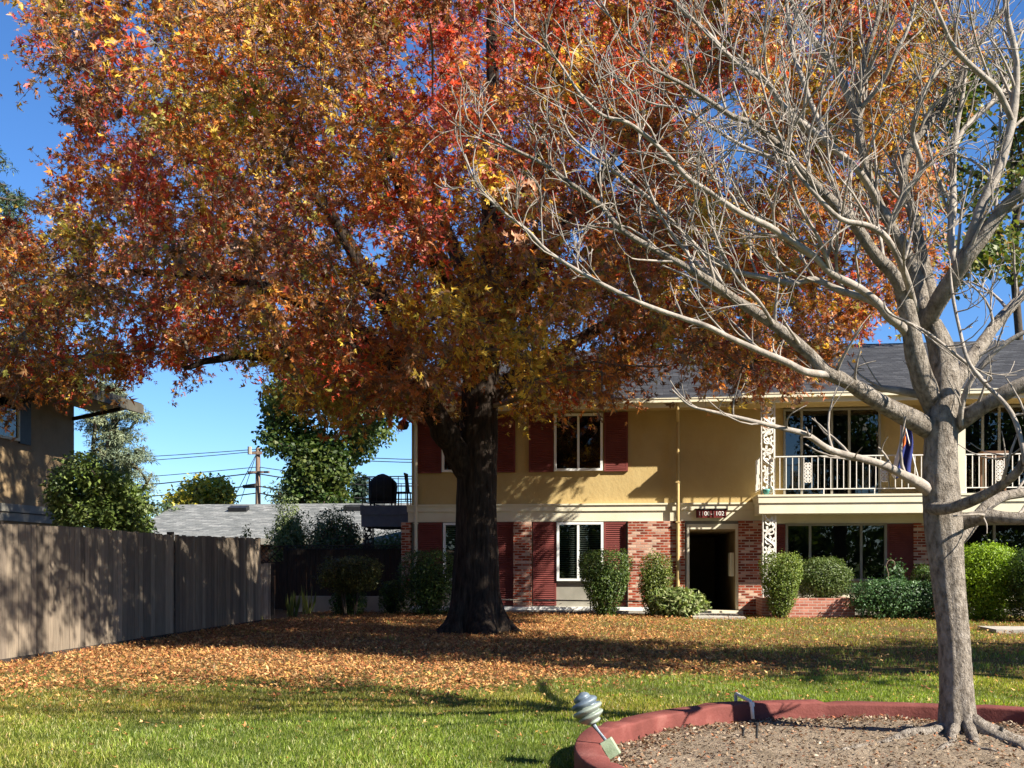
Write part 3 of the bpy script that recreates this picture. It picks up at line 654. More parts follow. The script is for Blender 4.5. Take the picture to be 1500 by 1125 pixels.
# low block wall at base of the back fence
o=MB().box(PY(430,0,26)[0],PY(600,0,26)[0],26.0,26.2,0,.42).build('block_wall',M['panel'],org=(PY(430,0,26)[0],26,0)); tag(o,'low dim block wall in shade at the foot of the dark back fence','wall')
# ---------------------------------------------------------------- left neighbour building
LX=-16.5; ly=28.4
nb=thing('neighbour_building',(LX,ly,0),'taupe two storey neighbouring building behind the fence at left','building')
MB().box(-26,LX,5,ly,2.85,6.0).build('upper_wall',M['barrel'],nb); MB().box(-26,LX,5,ly,0,2.4).build('lower_wall',M['barrel'],nb)
mb=MB(); mb.box(-26,LX+.05,5,ly+.05,2.4,2.62); mb.box(-26,LX+.09,5,ly+.09,2.64,2.85); mb.build('belt_course',M['panel'],nb)
r=ray(26,0); wy1=LX/r[0]*r[1]; r=ray(43,0); wy2=LX/r[0]*r[1]
wf=MB(); wf.box(LX+.0,LX+.07,wy1-1.6,wy1,4.55,4.62); wf.box(LX,LX+.07,wy1-.07,wy1,4.62,5.75); wf.box(LX,LX+.07,wy1-1.6,wy1,5.751,5.82); wfo=wf.build('window',M['cream'],nb)
mb=MB(); mb.add([(LX+.03,wy1-1.6,4.62),(LX+.03,wy1-.07,4.62),(LX+.03,wy1-.07,5.75),(LX+.03,wy1-1.6,5.75)],[(0,1,2,3)]); mb.build('pane',M['glass'],wfo)
MB().box(LX,LX+.015,wy1-1.6,wy1-.07,4.62,5.75).build('backing',M['dark'],wfo)
MB().box(LX,LX+.05,wy1+.02,wy2,4.5,5.85).build('shutter',M['iron'],nb)
ex=-14.85; mb=MB(); sl_=.33
mb.add([(ex,4,5.98),(ex,ly+.9,5.98),(-22,ly+.9,5.98+sl_*7.15),(-22,4,5.98+sl_*7.15),(ex,4,6.1),(ex,ly+.9,6.1),(-22,ly+.9,6.1+sl_*7.15),(-22,4,6.1+sl_*7.15)],[(0,1,2,3),(7,6,5,4),(0,4,5,1),(1,5,6,2),(2,6,7,3),(3,7,4,0)])
mb.build('roof',M['roof'],nb)
mb=MB(); mb.box(ex-.0,ex+.06,4,ly+.9,5.78,6.06); mb.build('fascia',M['shadefascia'],nb)
MB().box(LX,ex,4,ly+.85,5.90,5.94).build('soffit',M['panel'],nb)
for yy in (ly-.05,ly-3,ly-6): MB().obox(((LX+ex-.2)/2,yy,5.66),((ex-.2-LX)/2,0,.13),(0,.05,0),(0,0,.05)).build('bracket',M['darkwood'],nb)
# ---------------------------------------------------------------- back house
hy0,hy1=41.,48.; hx0=PY(222,0,44)[0]; hx1=PY(700,0,44)[0]; rz=4.15; hx2=PY(258,0,48)[0]
bh=thing('back_house',(hx0,hy0,0),'low house with pale grey shingle roof behind the fences','house')
MB().box(hx0+.5,hx1-.5,hy0+.6,54,0,2.3).build('wall',M['wood'],bh)
mb=MB(); zr0=2.3
mb.add([(hx0,hy0,zr0),(hx1,hy0,zr0),(hx1,hy1,rz),(hx2,hy1,rz),(hx0,55,zr0),(hx1,55,zr0)],[(0,1,2,3),(0,3,4),(3,2,5,4)]); ro=mb.build('roof',M['roofgrey'],bh)
MB().box(hx0,hx1,hy0-.03,hy0,2.05,2.3).build('fascia',M['panel'],bh)
for px in (352,520):
    q=PY(px,744,46.6); MB().obox((q[0],46.4,3.85),(.45,0,0),(0,.2,.06),(0,-.03,.09)).build('roof_vent',M['iron'],ro)
# ---------------------------------------------------------------- utility pole + wires
d=60; pb=P(378,824,d); up=thing('utility_pole',(pb[0],pb[1],0),'wooden utility pole with crossarms beyond the grey roof','utility pole')
zt_=P(378,656,d)[2]; MB().tube([(pb[0],pb[1],0),(pb[0],pb[1],zt_)],[.2,.13],10).build('pole',M['pole'],up)
za=P(378,664,d)[2]; zb=P(378,692,d)[2]; zc=P(378,713,d)[2]
MB().box(pb[0]-.5,pb[0]+.3,pb[1]-.2,pb[1]-.1,za-.08,za+.08).build('crossarm',M['pole'],up); MB().box(pb[0]-.55,pb[0]+.75,pb[1]-.2,pb[1]-.1,zb-.06,zb+.06).build('crossarm',M['pole'],up)
MB().tube([(pb[0]-.35,pb[1]-.4,za+.35),(pb[0]-.35,pb[1]-.4,za-.1)],.13,8).build('insulator',M['panel'],up)
MB().tube([(pb[0]-.85,pb[1]-.15,zc),(pb[0]-.1,pb[1]-.15,zc+.05)],[.1,.14],8).build('splice_case',M['wire'],up)
wl=[((60,672),(378,658),'top wire sloping up to the pole head'),((60,680),(378,661),'second wire just under the top wire at the pole head'),((0,705),(378,684),'thin wire to the upper crossarm'),((0,722),(372,693),'heavier wire to the lower crossarm'),((0,733),(372,711),'black cable to the splice case'),((0,748),(378,722),'lowest faint wire left of the pole')]
for i,(a,b,lb) in enumerate(wl):
    A=P(a[0]-200,a[1]+9,d+4); B_=P(b[0],b[1],d); C_=P(b[0]+330,b[1]+16,d-8)
    pts=[]
    for s,e in ((A,B_),(B_,C_)):
        for t in np.linspace(0,1,10):
            q=s*(1-t)+e*t; q=q.copy(); q[2]-=1.2*t*(1-t)*(.6+.2*i%2); pts.append(q)
    o=MB().tube(pts,.022 if i<3 else .034,4).build('power_line',M['wire'],org=tuple(B_)); tag(o,lb+', crossing the sky gap','wire','overhead wires at the utility pole')
# guy wires
for i,(a,lb) in enumerate(((340,'left slanting guy wire at the utility pole'),(352,'right slanting guy wire close to the utility pole'))):
    o=MB().tube([P(376,664,d-.3),P(a,735,d-1)],.02,4).build('guy_wire',M['wire'],org=tuple(P(a,735,d-1))); tag(o,lb,'wire')
# ---------------------------------------------------------------- foliage tools
def grow(nodes_,parents,attr,step=.5,minidx=0,jit=.06,lift=.12):
    pos=[np.array(p,float) for p in nodes_]; par=list(parents); ends=[]
    arr=np.array(pos); root=arr[minidx]
    order=np.argsort(np.linalg.norm(attr-root,axis=1))
    for ai in order:
        t=attr[ai]; arr_=np.array(pos[minidx:]); dv=t-arr_; dd=np.linalg.norm(dv,axis=1)
        dr=np.linalg.norm(arr_-root,axis=1); tr=np.linalg.norm(t-root)
        cost=dd+.9*np.maximum(0,dr+.3*dd-tr)+.5*np.maximum(0,arr_[:,2]-t[2])
        i=int(np.argmin(cost))+minidx; L=dd[i-minidx]; n=max(1,int(L/step)); s=pos[i]; prev=i
        for k in range(1,n+1):
            f=k/n; q=s*(1-f)+t*f+np.array([0,0,lift*L*math.sin(f*math.pi)*.5])+(rng.normal(0,jit,3) if k<n else 0)
            pos.append(q); par.append(prev); prev=len(pos)-1
        ends.append((prev,ai))
    return pos,par,ends
def radii(pos,par,tip=.006,p=2.3,maxr=1e9):
    n=len(pos); s=np.zeros(n); ch=[[] for _ in range(n)]
    for i in range(n-1,-1,-1):
        if not ch[i]: s[i]=tip**p
        if par[i]>=0: s[par[i]]+=s[i]; ch[par[i]].append(i)
    return np.minimum(s**(1/p),maxr),ch
def chains(mb,pos,rad,ch,skip=lambda i:False,root=0,ns=6):
    stack=[(root,None)]
    while stack:
        i,pa=stack.pop(); pts=[];rr=[]
        if pa is not None: pts.append(pos[pa]); rr.append(min(rad[pa],rad[i]*1.15))
        while True:
            pts.append(pos[i]); rr.append(rad[i])
            if not ch[i]: break
            k=max(ch[i],key=lambda c:rad[c])
            for c in ch[i]:
                if c!=k: stack.append((c,i))
            i=k
        if len(pts)>1 : mb.tube(pts,rr,ns if rr[0]>.03 else 4,cap=False)
def inpoly(px,py,poly):
    poly=np.array(poly,float); x0,y0=poly[:,0],poly[:,1]; x1,y1=np.roll(x0,-1),np.roll(y0,-1)
    c=np.zeros(len(px),bool)
    for a,b,cc,d_ in zip(x0,y0,x1,y1):
        k=((b>py)!=(d_>py))&(px<(cc-a)*(py-b)/(d_-b+1e-12)+a); c^=k
    return c
# ---------------------------------------------------------------- big oak
OB=np.array([*P(697,824,18.8)[:2],0.])
ok=thing('autumn_oak',tuple(OB),'huge oak with red, orange and gold autumn leaves in the middle of the lawn','tree')
def OP(px,py,d): return P(px,py,d)
trunk=[OB+np.array([0,0,-.1]),P(697,905,18.8),P(697,870,18.8),P(698,820,18.8),P(698,760,18.8),P(698,710,18.8),P(700,660,18.8),P(702,610,18.85),P(704,560,18.9),P(712,500,19.0),P(720,420,19.1),P(722,330,19.1),P(716,240,19.1),P(722,140,19.1),P(720,40,19.1),P(724,-80,19.1)]
tr=[.72,.53,.445,.405,.375,.365,.36,.33,.32,.29,.25,.21,.17,.13,.10,.07]
tp=catmull([np.r_[p,r] for p,r in zip(trunk,tr)],5)
mb=MB(); ns=56; k0=0
for i,q in enumerate(tp):
    z=q[2]; fl=math.exp(-max(z,0)/.38)
    for j in range(ns):
        a=2*math.pi*j/ns
        b=1+.22*fl*math.sin(a*5+1)+.10*fl*math.sin(a*9+2.2)+.07*mn.noise(Vector((math.cos(a)*1.6,math.sin(a)*1.6,z*.6)))+.05*mn.noise(Vector((math.cos(a)*9,math.sin(a)*9,z*1.1)))+.03*mn.noise(Vector((math.cos(a)*19,math.sin(a)*19,z*3)))
        if fl>.2: b+=.25*(fl-.2)*max(0,math.sin(a*5+1))
        mb.v.append((q[0]+q[3]*b*math.cos(a),q[1]+q[3]*b*math.sin(a),z))
for i in range(len(tp)-1):
    for j in range(ns): a=i*ns+j; b=i*ns+(j+1)%ns; mb.f.append((a,b,b+ns,a+ns))
limbs=[
 ([P(694,700,18.75),P(668,660,18.6),P(645,620,18.4),P(618,575,18.0),P(590,540,17.4),P(540,520,16.8),P(480,512,16.2),P(400,520,15.8),P(340,522,15.5),P(270,540,15.2)],[.30,.25,.22,.19,.17,.15,.13,.10,.07,.035]),
 ([P(640,612,18.4),P(610,540,18.6),P(560,440,18.8),P(500,340,19),P(430,240,19.2),P(370,140,19.4)],[.2,.17,.15,.12,.09,.05]),
 ([P(702,600,18.9),P(745,560,19.2),P(810,520,19.8),P(880,480,20.4),P(960,440,21),P(1050,400,21.4),P(1140,370,21.6)],[.22,.17,.13,.10,.08,.05,.03]),
 ([P(706,540,18.9),P(740,470,18.2),P(790,390,17.4),P(850,300,16.8),P(920,200,16.4),P(980,110,16)],[.20,.15,.11,.08,.05,.03]),
 ([P(704,550,18.9),P(690,480,17.8),P(660,420,16.6),P(620,350,15.4),P(590,280,14.6),P(560,200,14)],[.24,.2,.17,.13,.09,.05]),
 ([P(712,480,19),P(680,400,20),P(640,300,21.2),P(620,200,22.4)],[.2,.16,.12,.06]),
 ([P(716,440,19),P(780,360,20),P(880,270,21),P(1000,180,22),P(1120,100,22.5)],[.16,.12,.09,.06,.03]),
 ([P(600,545,17.6),P(500,470,16.8),P(380,420,16.4),P(260,400,16.2),P(150,400,16)],[.15,.13,.10,.07,.03]),
]
nodesP=[tp[i][:3] for i in range(20,len(tp),2)]; par=[-1]+list(range(len(nodesP)-1))
for pts,rr in limbs:
    cc=catmull([np.r_[p,r] for p,r in zip(pts,rr)],4); mb.tube([c[:3]+.03*rng.normal(size=3)*(i%3==1) for i,c in enumerate(cc)],[c[3]*(1+.08*rng.normal()) for c in cc],14)
    base=int(np.argmin([np.linalg.norm(n-cc[0][:3]) for n in nodesP])); prev=base
    for c in cc[2::2]: nodesP.append(c[:3]); par.append(prev); prev=len(nodesP)-1
mb.build('trunk',M['oakbark'],ok,smooth=True)
KEEP=[(25,-400),(35,0),(60,40),(110,110),(110,200),(95,280),(60,320),(-400,300),(-400,560),(60,575),(95,572),(125,525),(160,530),(270,545),(290,510),(370,500),(410,535),(440,575),(560,600),(600,585),(740,590),(850,575),(920,545),(950,500),(1010,510),(1050,540),(1150,545),(1185,520),(1240,510),(1320,470),(1350,330),(1360,180),(1420,80),(1470,-400)]
cen=np.array([OB[0]-.3,OB[1]-.2,8.2]); rad_=np.array([8.8,7.6,7.6])
A=[]; 
cand=rng.uniform(-1,1,(26000,3)); rr=np.linalg.norm(cand,axis=1); cand=cand[(rr<1)&(rr>.42)]; rr=np.linalg.norm(cand,axis=1)
cand=cen+cand*rad_
def ell(px,py,d,r,n):
    c=P(px,py,d); u=unit(rng.normal(size=(n,3)))*rng.random((n,1))**.4; return c+u*np.array(r)
SHADE_CLUMPS=np.concatenate([np.array([-1.6,10.2,8.0])+unit(rng.normal(size=(500,3)))*rng.random((500,1))**.4*np.array([2.0,1.6,.8]),np.array([-.6,8.9,7.7])+unit(rng.normal(size=(200,3)))*rng.random((200,1))**.4*np.array([1.3,.9,.6])])  # unseen oak clumps above the view, added to shade the board fence
cand=np.concatenate([ell(45,485,15.2,(1.4,1.8,1.35),700),ell(55,550,15.0,(.9,1.2,.5),180),ell(210,500,15.0,(1.2,1.2,.7),300),ell(470,520,14.6,(1.0,1.2,.75),400),ell(600,560,16.5,(1.7,1.5,.5),400),ell(820,540,17.5,(1.8,1.5,.6),500),ell(700,430,14.8,(1.2,1,.9),300),ell(980,470,18,(1.6,1.4,.9),300),ell(1110,535,18.5,(1.1,1,.7),200),ell(1200,200,20,(1.8,2,2.8),700),ell(1310,90,20.5,(1.2,1.5,1.6),300),ell(1230,330,20,(1.1,1.4,1.6),300),ell(1180,440,20,(.9,1,.9),200),ell(1250,430,20.5,(1.1,1.1,.9),110),ell(1300,300,20.5,(.9,1,1.6),160),SHADE_CLUMPS,ell(700,420,14.6,(1.1,.6,.75),300),ell(640,450,14.2,(.7,.5,.6),200),ell(860,200,18,(1.5,1.5,1.5),300),ell(880,330,19,(1.8,1.2,1.2),300),ell(640,300,13.9,(1,.6,1),220),ell(590,230,13.6,(.8,.5,.8),150),ell(800,340,15.3,(.9,.6,1),220),ell(900,200,14.9,(1,.6,1),220),ell(960,120,14.8,(1,.6,1),200),cand]); px,py,dd=proj(cand)
keep=inpoly(px,py,KEEP)&(cand[:,2]>3.3)
# drop foliage that would hang in front of the trunk and facade windows
keep&=~((py>330)&(px>640)&(px<770)&(dd<18.3)&(py>520))
keep&=~((px>560)&(py>560))|((dd>17)&(py<600))
holes=[(600,100,22,.0),(545,360,14,0),(880,240,26,0),(820,350,20,0),(1040,170,35,0),(1090,230,24,0),(1262,492,8,0),(470,600,10,0),(860,495,14,0),(150,470,18,0),(205,480,14,0)]
for hx,hy,hr,_ in holes: keep&=~(np.hypot(px-hx,py-hy)<hr+22)
# thin out the right side
keep&=~((px>1150)&(rng.random(len(px))<.3))
keep&=~((cand[:,0]>-.5)&(cand[:,1]<15)&(cand[:,2]>6)&(rng.random(len(px))<.55))
keep&=~((px<230)&(py<330)&(rng.random(len(px))<.25))
over=(cand[:,1]<11.8)&(cand[:,2]>6.9)
keep&=~((~over)&(py<-60)&(cand[:,2]>8.5)&(rng.random(len(px))<.93)&(cand[:,0]>-6))
cand=cand[keep]; sel=[]
for c in cand:
    if all((c-s)@(c-s)>.575**2 for s in sel): sel.append(c)
    if len(sel)>=1900: break
sel=np.array(sel)
print('oak clumps',len(sel))
pos,pr,ends=grow(nodesP,par,sel,step=.45,minidx=0,jit=.05)
rad,ch=radii(pos,pr,.0065,2.5,.11)
nl=len(nodesP); mb=MB(); 
for i in range(nl): rad[i]=min(rad[i],.05)
chains(mb,pos,rad,ch,ns=6)
TW=[];LP=[];LN=[];LT=[];LC=[];LS_=[]
PAL=np.array([(.48,.075,.03),(.37,.13,.038),(.52,.22,.042),(.58,.41,.055),(.31,.28,.05),(.20,.105,.045),(.48,.27,.16),(.36,.07,.05)])
hints=[(715,440,75,[0,.3,1,7,3.5,.2,.2,0]),(650,430,50,[.3,1,3,5,1,.5,.5,0]),(1230,180,150,[.6,1.5,2.2,2,2.2,.5,2,.1]),(1230,400,100,[.4,2,1.5,1.2,.8,1.5,1.4,.3]),(720,430,110,[0,.5,1,5,2.5,.3,.3,0]),(560,320,90,[3,2,3,.6,.3,.3,.3,1]),(1060,340,90,[1,1,2,4,1,.3,0,0]),(1060,440,80,[.6,2,2,2,.7,2,.2,0]),(80,480,110,[.5,1.5,2,3.5,1,1.5,0,0]),(480,520,60,[3.5,1,.5,.5,.5,1,.6,2.5]),(150,180,80,[3,2,1,.5,.3,1,.3,2]),(300,130,80,[.5,1,2,4,1.2,.5,.3,0]),(760,120,140,[2.2,2,1.6,.8,.3,1,1.4,1.2]),(850,30,130,[2.8,2,1.6,.6,.3,1,1,1]),(440,250,90,[.6,1,3,3,1,.5,.4,.3]),(480,400,100,[1,2,2,1,1.2,2.5,.8,.4]),(620,560,120,[.3,2,.6,.2,.6,4,.2,.3]),(900,540,110,[.3,2,1.2,1.3,.6,3,.2,.2]),(280,480,120,[1.5,2,2,1.5,1.5,1,.5,1]),(450,560,50,[.3,1,.5,2.5,4,1,0,.3]),(380,350,90,[1,2,1,.3,.5,2,3,.8])]
cpx,cpy,cdd=proj(sel)
for (ni,ai) in ends:
    c=sel[ai]; q=pos[ni]; w_=np.array([1.2,2.3,1.9,1.5,1.2,1.9,1.5,.6]); 
    for hx,hy,hr,hw in hints:
        g=math.exp(-((cpx[ai]-hx)**2+(cpy[ai]-hy)**2)/(hr*hr)); w_=w_*(1-g)+np.array(hw)*g*2.6
    pv=Vector(c)*.55; w_=w_**1.1; w_*=np.exp(2.6*np.array([mn.noise(pv+Vector((k*17.3,k*5.1,0))) for k in range(8)])); w_*=rng.uniform(.3,1.7,8); w_/=w_.sum(); main=rng.choice(8,p=w_)
    outd=unit(c-cen); nt_=rng.integers(7,11); R_=rng.uniform(.42,.78)
    for t in range(nt_):
        d=unit(rng.normal(size=3)+outd*.6+np.array([0,0,-.05])); L=R_*rng.uniform(.6,1.15)
        p1=q+d*L*.5+np.array([0,0,-.02]); p2=q+d*L+np.array([0,0,-.12*L]); mb.tube([q,p1,p2],[.006,.0045,.0025],3,cap=False)
        nlv=rng.integers(13,20); f=rng.uniform(.25,1.05,nlv)
        pp=np.where(f[:,None]<.5,q+(p1-q)*(f[:,None]*2),p1+(p2-p1)*(f[:,None]*2-1))+rng.normal(0,.06,(nlv,3))
        LP.append(pp); LN.append(rng.normal(size=(nlv,3))*.8+np.array([.6,-.45,.55])+outd*.15); LT.append(d*.6+rng.normal(size=(nlv,3))*.8+np.array([0,0,-.55]))
        ci=rng.choice(8,nlv,p=w_); ci[rng.random(nlv)<.5]=main; LC.append(PAL[ci]*rng.uniform(.55,1.5,(nlv,1))); LS_.append(rng.choice([.075,.10,.125,.16],nlv,p=[.2,.35,.3,.15])*rng.uniform(.85,1.15,nlv))
mb.build('branches',M['oaktwig'],ok,smooth=True)
LP=np.concatenate(LP);print('oak leaves',len(LP))
scatter('crown',OAKVS,OAKF,LP,np.concatenate(LN),np.concatenate(LS_),np.concatenate(LC),M['leaf'],ok,tang=np.concatenate(LT))
# ---------------------------------------------------------------- bare tree
bt_=np.array([TB[0],TB[1],0.]); bare=thing('bare_tree',tuple(bt_),'leafless pale barked tree with spreading limbs growing in the round planter','tree')
D0=7.3; px2m=lambda w,d: w/2*d/1500
LB=[
 ([(1409,1102,7.3,84),(1408,1085,7.3,68),(1405,1060,7.3,55),(1401,1000,7.3,47),(1396,920,7.3,45),(1388,840,7.3,47),(1382,775,7.3,54),(1379,730,7.3,52),(1377,670,7.3,47),(1380,615,7.3,46),(1384,570,7.32,44),(1379,510,7.35,37),(1362,470,7.35,31)],24),
 ([(1372,610,7.3,34),(1356,565,7.25,31),(1341,520,7.2,29),(1334,480,7.15,27),(1322,429,7.1,21),(1307,400,7.05,18),(1281,372,7,17),(1249,325,6.9,15.5),(1217,293,6.8,14),(1176,252,6.7,12),(1141,214,6.6,10.5),(1105,182,6.5,9),(1073,170,6.4,7.5),(1038,147,6.3,6.5),(1000,123,6.2,5.5),(967,106,6.1,4.6),(939,79,6,3.8),(911,51,6,3),(879,0,6,2)],12),
 ([(1337,500,7.2,17),(1320,478,7.1,15),(1300,462,7.0,13.5),(1284,442,6.95,12.5),(1257,421,6.9,12),(1217,400,6.8,11),(1193,375,6.7,10),(1157,351,6.6,9.5),(1127,332,6.5,9),(1091,315,6.4,8.5),(1066,300,6.35,8),(1038,280,6.3,7.5),(1010,263,6.2,7.2),(985,236,6.15,6.8),(957,208,6.1,6.3),(920,180,6,5.8),(883,169,5.95,5),(851,139,5.9,4.4),(819,92,5.9,3.6),(796,70,5.9,3.2),(763,40,5.9,2.6),(726,-5,5.9,2)],9),
 ([(1322,480,7.15,11),(1300,458,7.2,11),(1272,439,7.2,10),(1230,425,7.2,9.5),(1193,409,7.2,9),(1163,415,7.2,8.5),(1121,407,7.1,8),(1075,397,7.1,7.5),(1048,381,7.1,7),(1024,365,7.1,6.5),(1000,340,7.1,6),(957,296,7,5.2),(911,259,7,4.6),(865,226,7,3.8),(833,195,7,3),(819,152,7,2.2)],8),
 ([(1378,648,7.36,28),(1350,622,7.27,30),(1300,596,7.12,26),(1266,575,7.0,24),(1236,557,6.9,21),(1211,545,6.8,19),(1187,520,6.8,17.5),(1163,499,6.75,16.5),(1136,478,6.7,15.5),(1106,457,6.65,14.5),(1069,433,6.6,13),(1039,412,6.5,12),(1000,388,6.4,10.5),(967,370,6.4,9.5),(911,337,6.3,8.5),(883,305,6.3,7.5),(842,273,6.2,6.5),(796,240,6.2,5.4),(749,217,6.2,4.3),(708,194,6.2,3.2),(680,170,6.2,2.2)],12),
 ([(1215,549,6.8,13),(1181,545,6.7,11.5),(1151,530,6.6,10.5),(1106,511,6.5,9.5),(1066,493,6.4,8.5),(1036,478,6.3,8),(1000,466,6.3,7.4),(939,444,6.2,6.8),(865,407,6.1,6),(805,370,6.1,5.2),(772,337,6.1,4.6),(731,305,6.1,3.9),(698,268,6.1,3),(681,226,6.1,2.1)],8),
 ([(1380,742,7.36,18),(1352,712,7.22,18),(1318,693,7,13),(1291,680,6.9,12),(1255,670,6.8,11),(1225,662,6.75,10),(1207,654,6.7,9.5),(1180,636,6.6,8.5),(1144,627,6.5,7.5),(1108,618,6.4,6.5),(1074,610,6.35,5.5),(1040,602,6.3,4.5),(1010,594,6.3,3.5),(984,570,6.3,2)],8),
 ([(1365,590,7.35,13),(1345,578,7.4,12),(1300,570,7.5,10),(1255,565,7.6,7),(1225,560,7.6,4),(1200,545,7.6,2)],7),
 ([(1356,480,7.3,26),(1352,452,7.35,23),(1346,417,7.4,20),(1334,385,7.4,18),(1322,358,7.4,17),(1308,335,7.4,16),(1290,305,7.4,15),(1276,270,7.4,14),(1263,218,7.4,12),(1257,171,7.4,11),(1259,130,7.4,9.5),(1269,78,7.4,8),(1287,22,7.4,6.5),(1295,-60,7.4,4)],10),
 ([(1360,460,7.4,24),(1362,425,7.45,20),(1353,385,7.5,18),(1344,345,7.55,17),(1338,315,7.55,16),(1328,285,7.6,14),(1323,249,7.6,13),(1334,215,7.6,12.5),(1356,187,7.6,11.5),(1378,159,7.6,10.5),(1406,118,7.6,9),(1424,78,7.6,8),(1452,40,7.6,6.5),(1490,-20,7.6,4)],9),
 ([(1355,480,7.3,28),(1375,441,7.2,26),(1394,412,7.1,25),(1413,381,7.0,24),(1437,350,6.95,21),(1468,308,6.9,18),(1500,276,6.8,16),(1545,235,6.8,12),(1600,170,6.8,7)],11),
 ([(1407,392,7.05,17),(1425,340,7.0,16),(1440,296,7.0,15),(1465,243,7,14),(1483,174,7,12.5),(1489,93,7,10),(1474,16,7,7),(1465,-60,7,4)],9),
 ([(1384,590,7.4,24),(1413,540,7.6,21),(1442,499,7.8,19),(1459,475,7.9,17),(1500,430,8.1,14),(1560,370,8.3,9)],10),
 ([(1385,635,7.3,28),(1408,616,7.25,25),(1454,587,7.1,22),(1500,561,7.0,20),(1570,530,6.9,14)],10),
 ([(1362,745,7.2,22),(1385,745,7.1,19),(1404,741,7.0,17),(1436,728,6.85,15.5),(1468,710,6.7,14.5),(1494,686,6.55,13),(1510,650,6.5,11),(1530,590,6.4,8),(1535,500,6.4,4)],9),
 ([(1390,775,7.3,34),(1415,763,7.3,24),(1452,757,7.2,21),(1500,760,7.1,20),(1570,752,7.0,15)],10),
 ([(1392,800,7.4,20),(1412,785,7.5,17),(1436,752,7.6,17),(1462,730,7.7,16),(1500,722,7.8,14),(1570,715,7.9,9)],9),
 ([(1391,380,6.9,3),(1395,430,6.85,4.5),(1406,484,6.8,5),(1418,528,6.7,6),(1442,561,6.65,6.5),(1471,590,6.6,7),(1487,616,6.55,7.5),(1498,655,6.5,8),(1502,680,6.5,8)],6),
 ([(1408,625,7.2,9),(1408,600,7.15,8.5),(1418,566,7.1,8),(1437,537,7.05,8),(1466,508,7,7.5),(1500,487,6.95,6.5),(1550,465,6.9,4)],7),
 ([(1295,440,6.8,2.5),(1300,457,6.8,3.5),(1329,472,6.8,4.2),(1358,487,6.8,4.4),(1394,515,6.8,4.4),(1427,542,6.75,5),(1445,562,6.7,5)],6),
 ([(1285,295,7.3,12),(1269,266,7.2,11),(1249,242,7.1,11),(1211,208,7.05,10.5),(1176,182,7,10),(1147,155,6.95,9),(1120,117,6.9,8),(1088,100,6.85,7.5),(1059,73,6.8,7),(1029,41,6.8,6),(1000,15,6.8,5),(960,-30,6.8,3)],8),
 ([(1214,210,7.05,9),(1188,152,7.2,8.5),(1176,117,7.2,8),(1161,73,7.3,7),(1152,0,7.3,5),(1150,-50,7.3,3)],7),
 ([(1263,215,7.4,12),(1252,168,7.5,11),(1235,123,7.5,10.5),(1211,85,7.5,9.5),(1188,53,7.5,8.5),(1164,15,7.5,7),(1150,-40,7.5,5)],8),
 ([(1403,398,7.1,13),(1393,350,7.3,11.5),(1396,300,7.4,11),(1396,243,7.5,10),(1400,193,7.5,8.5),(1410,140,7.5,6),(1420,60,7.5,3.5)],8),
 ([(1400,215,7.5,7),(1414,186,7.6,7),(1455,148,7.7,6.5),(1480,125,7.8,4)],7),
 ([(1484,180,7,10),(1462,133,6.9,9),(1437,109,6.8,8.5),(1399,72,6.7,7.5),(1381,34,6.6,6),(1362,-10,6.6,4)],8),
 ([(1300,340,7.2,9),(1328,282,7.1,8),(1350,246,7,7.5),(1337,199,6.95,7),(1341,170,6.9,6.5),(1359,124,6.9,5.5),(1390,90,6.9,4.5),(1425,70,6.9,3)],7),
 ([(1259,160,7.4,8),(1290,124,7.3,7),(1312,78,7.2,6),(1334,31,7.2,5),(1345,-30,7.2,3)],7),
 ([(1341,455,7.2,12),(1325,400,6.9,10),(1300,350,6.7,9),(1270,330,6.6,8.5),(1230,320,6.5,7.5),(1190,280,6.4,6.5),(1160,240,6.4,5.5),(1130,170,6.4,4),(1110,100,6.4,2.5)],7),
 ([(1136,480,6.7,7),(1110,440,6.5,6),(1080,410,6.4,5),(1050,350,6.3,4.2),(1035,290,6.3,3),(1040,230,6.3,2)],6),
 ([(1069,433,6.6,7),(1030,395,6.7,6),(990,350,6.8,5),(960,300,6.8,4),(940,240,6.8,3),(935,180,6.8,2)],6),
 ([(1176,252,6.7,8),(1140,235,6.8,7),(1090,215,6.9,6),(1040,185,6.9,5),(1000,160,6.9,4.2),(950,150,6.9,3),(910,120,6.9,2)],6),
 ([(1217,400,6.8,7),(1200,350,6.6,6),(1170,300,6.5,5),(1155,240,6.4,4),(1160,180,6.4,3),(1150,120,6.4,2)],6),
]
trunkmb=MB(); brmb=MB()
def smoothtube(mb,L,ns,knob=.07):
    a0,b0,c0,w0=L[0]; L=[(a0,b0,c0+(.07 if w0>16 else 0),w0*.85)]+list(L[1:])
    q=[np.r_[P(a,b,c),px2m(w,c)] for a,b,c,w in L]; cc=catmull(q,4)
    pts=[c[:3] for c in cc]; rr=[max(c[3],.0025)*(1+knob*mn.noise(Vector(c[:3])*6)*2) for c in cc]
    mb.tube(pts,rr,ns,cap=True); return np.array(pts),np.array(rr)
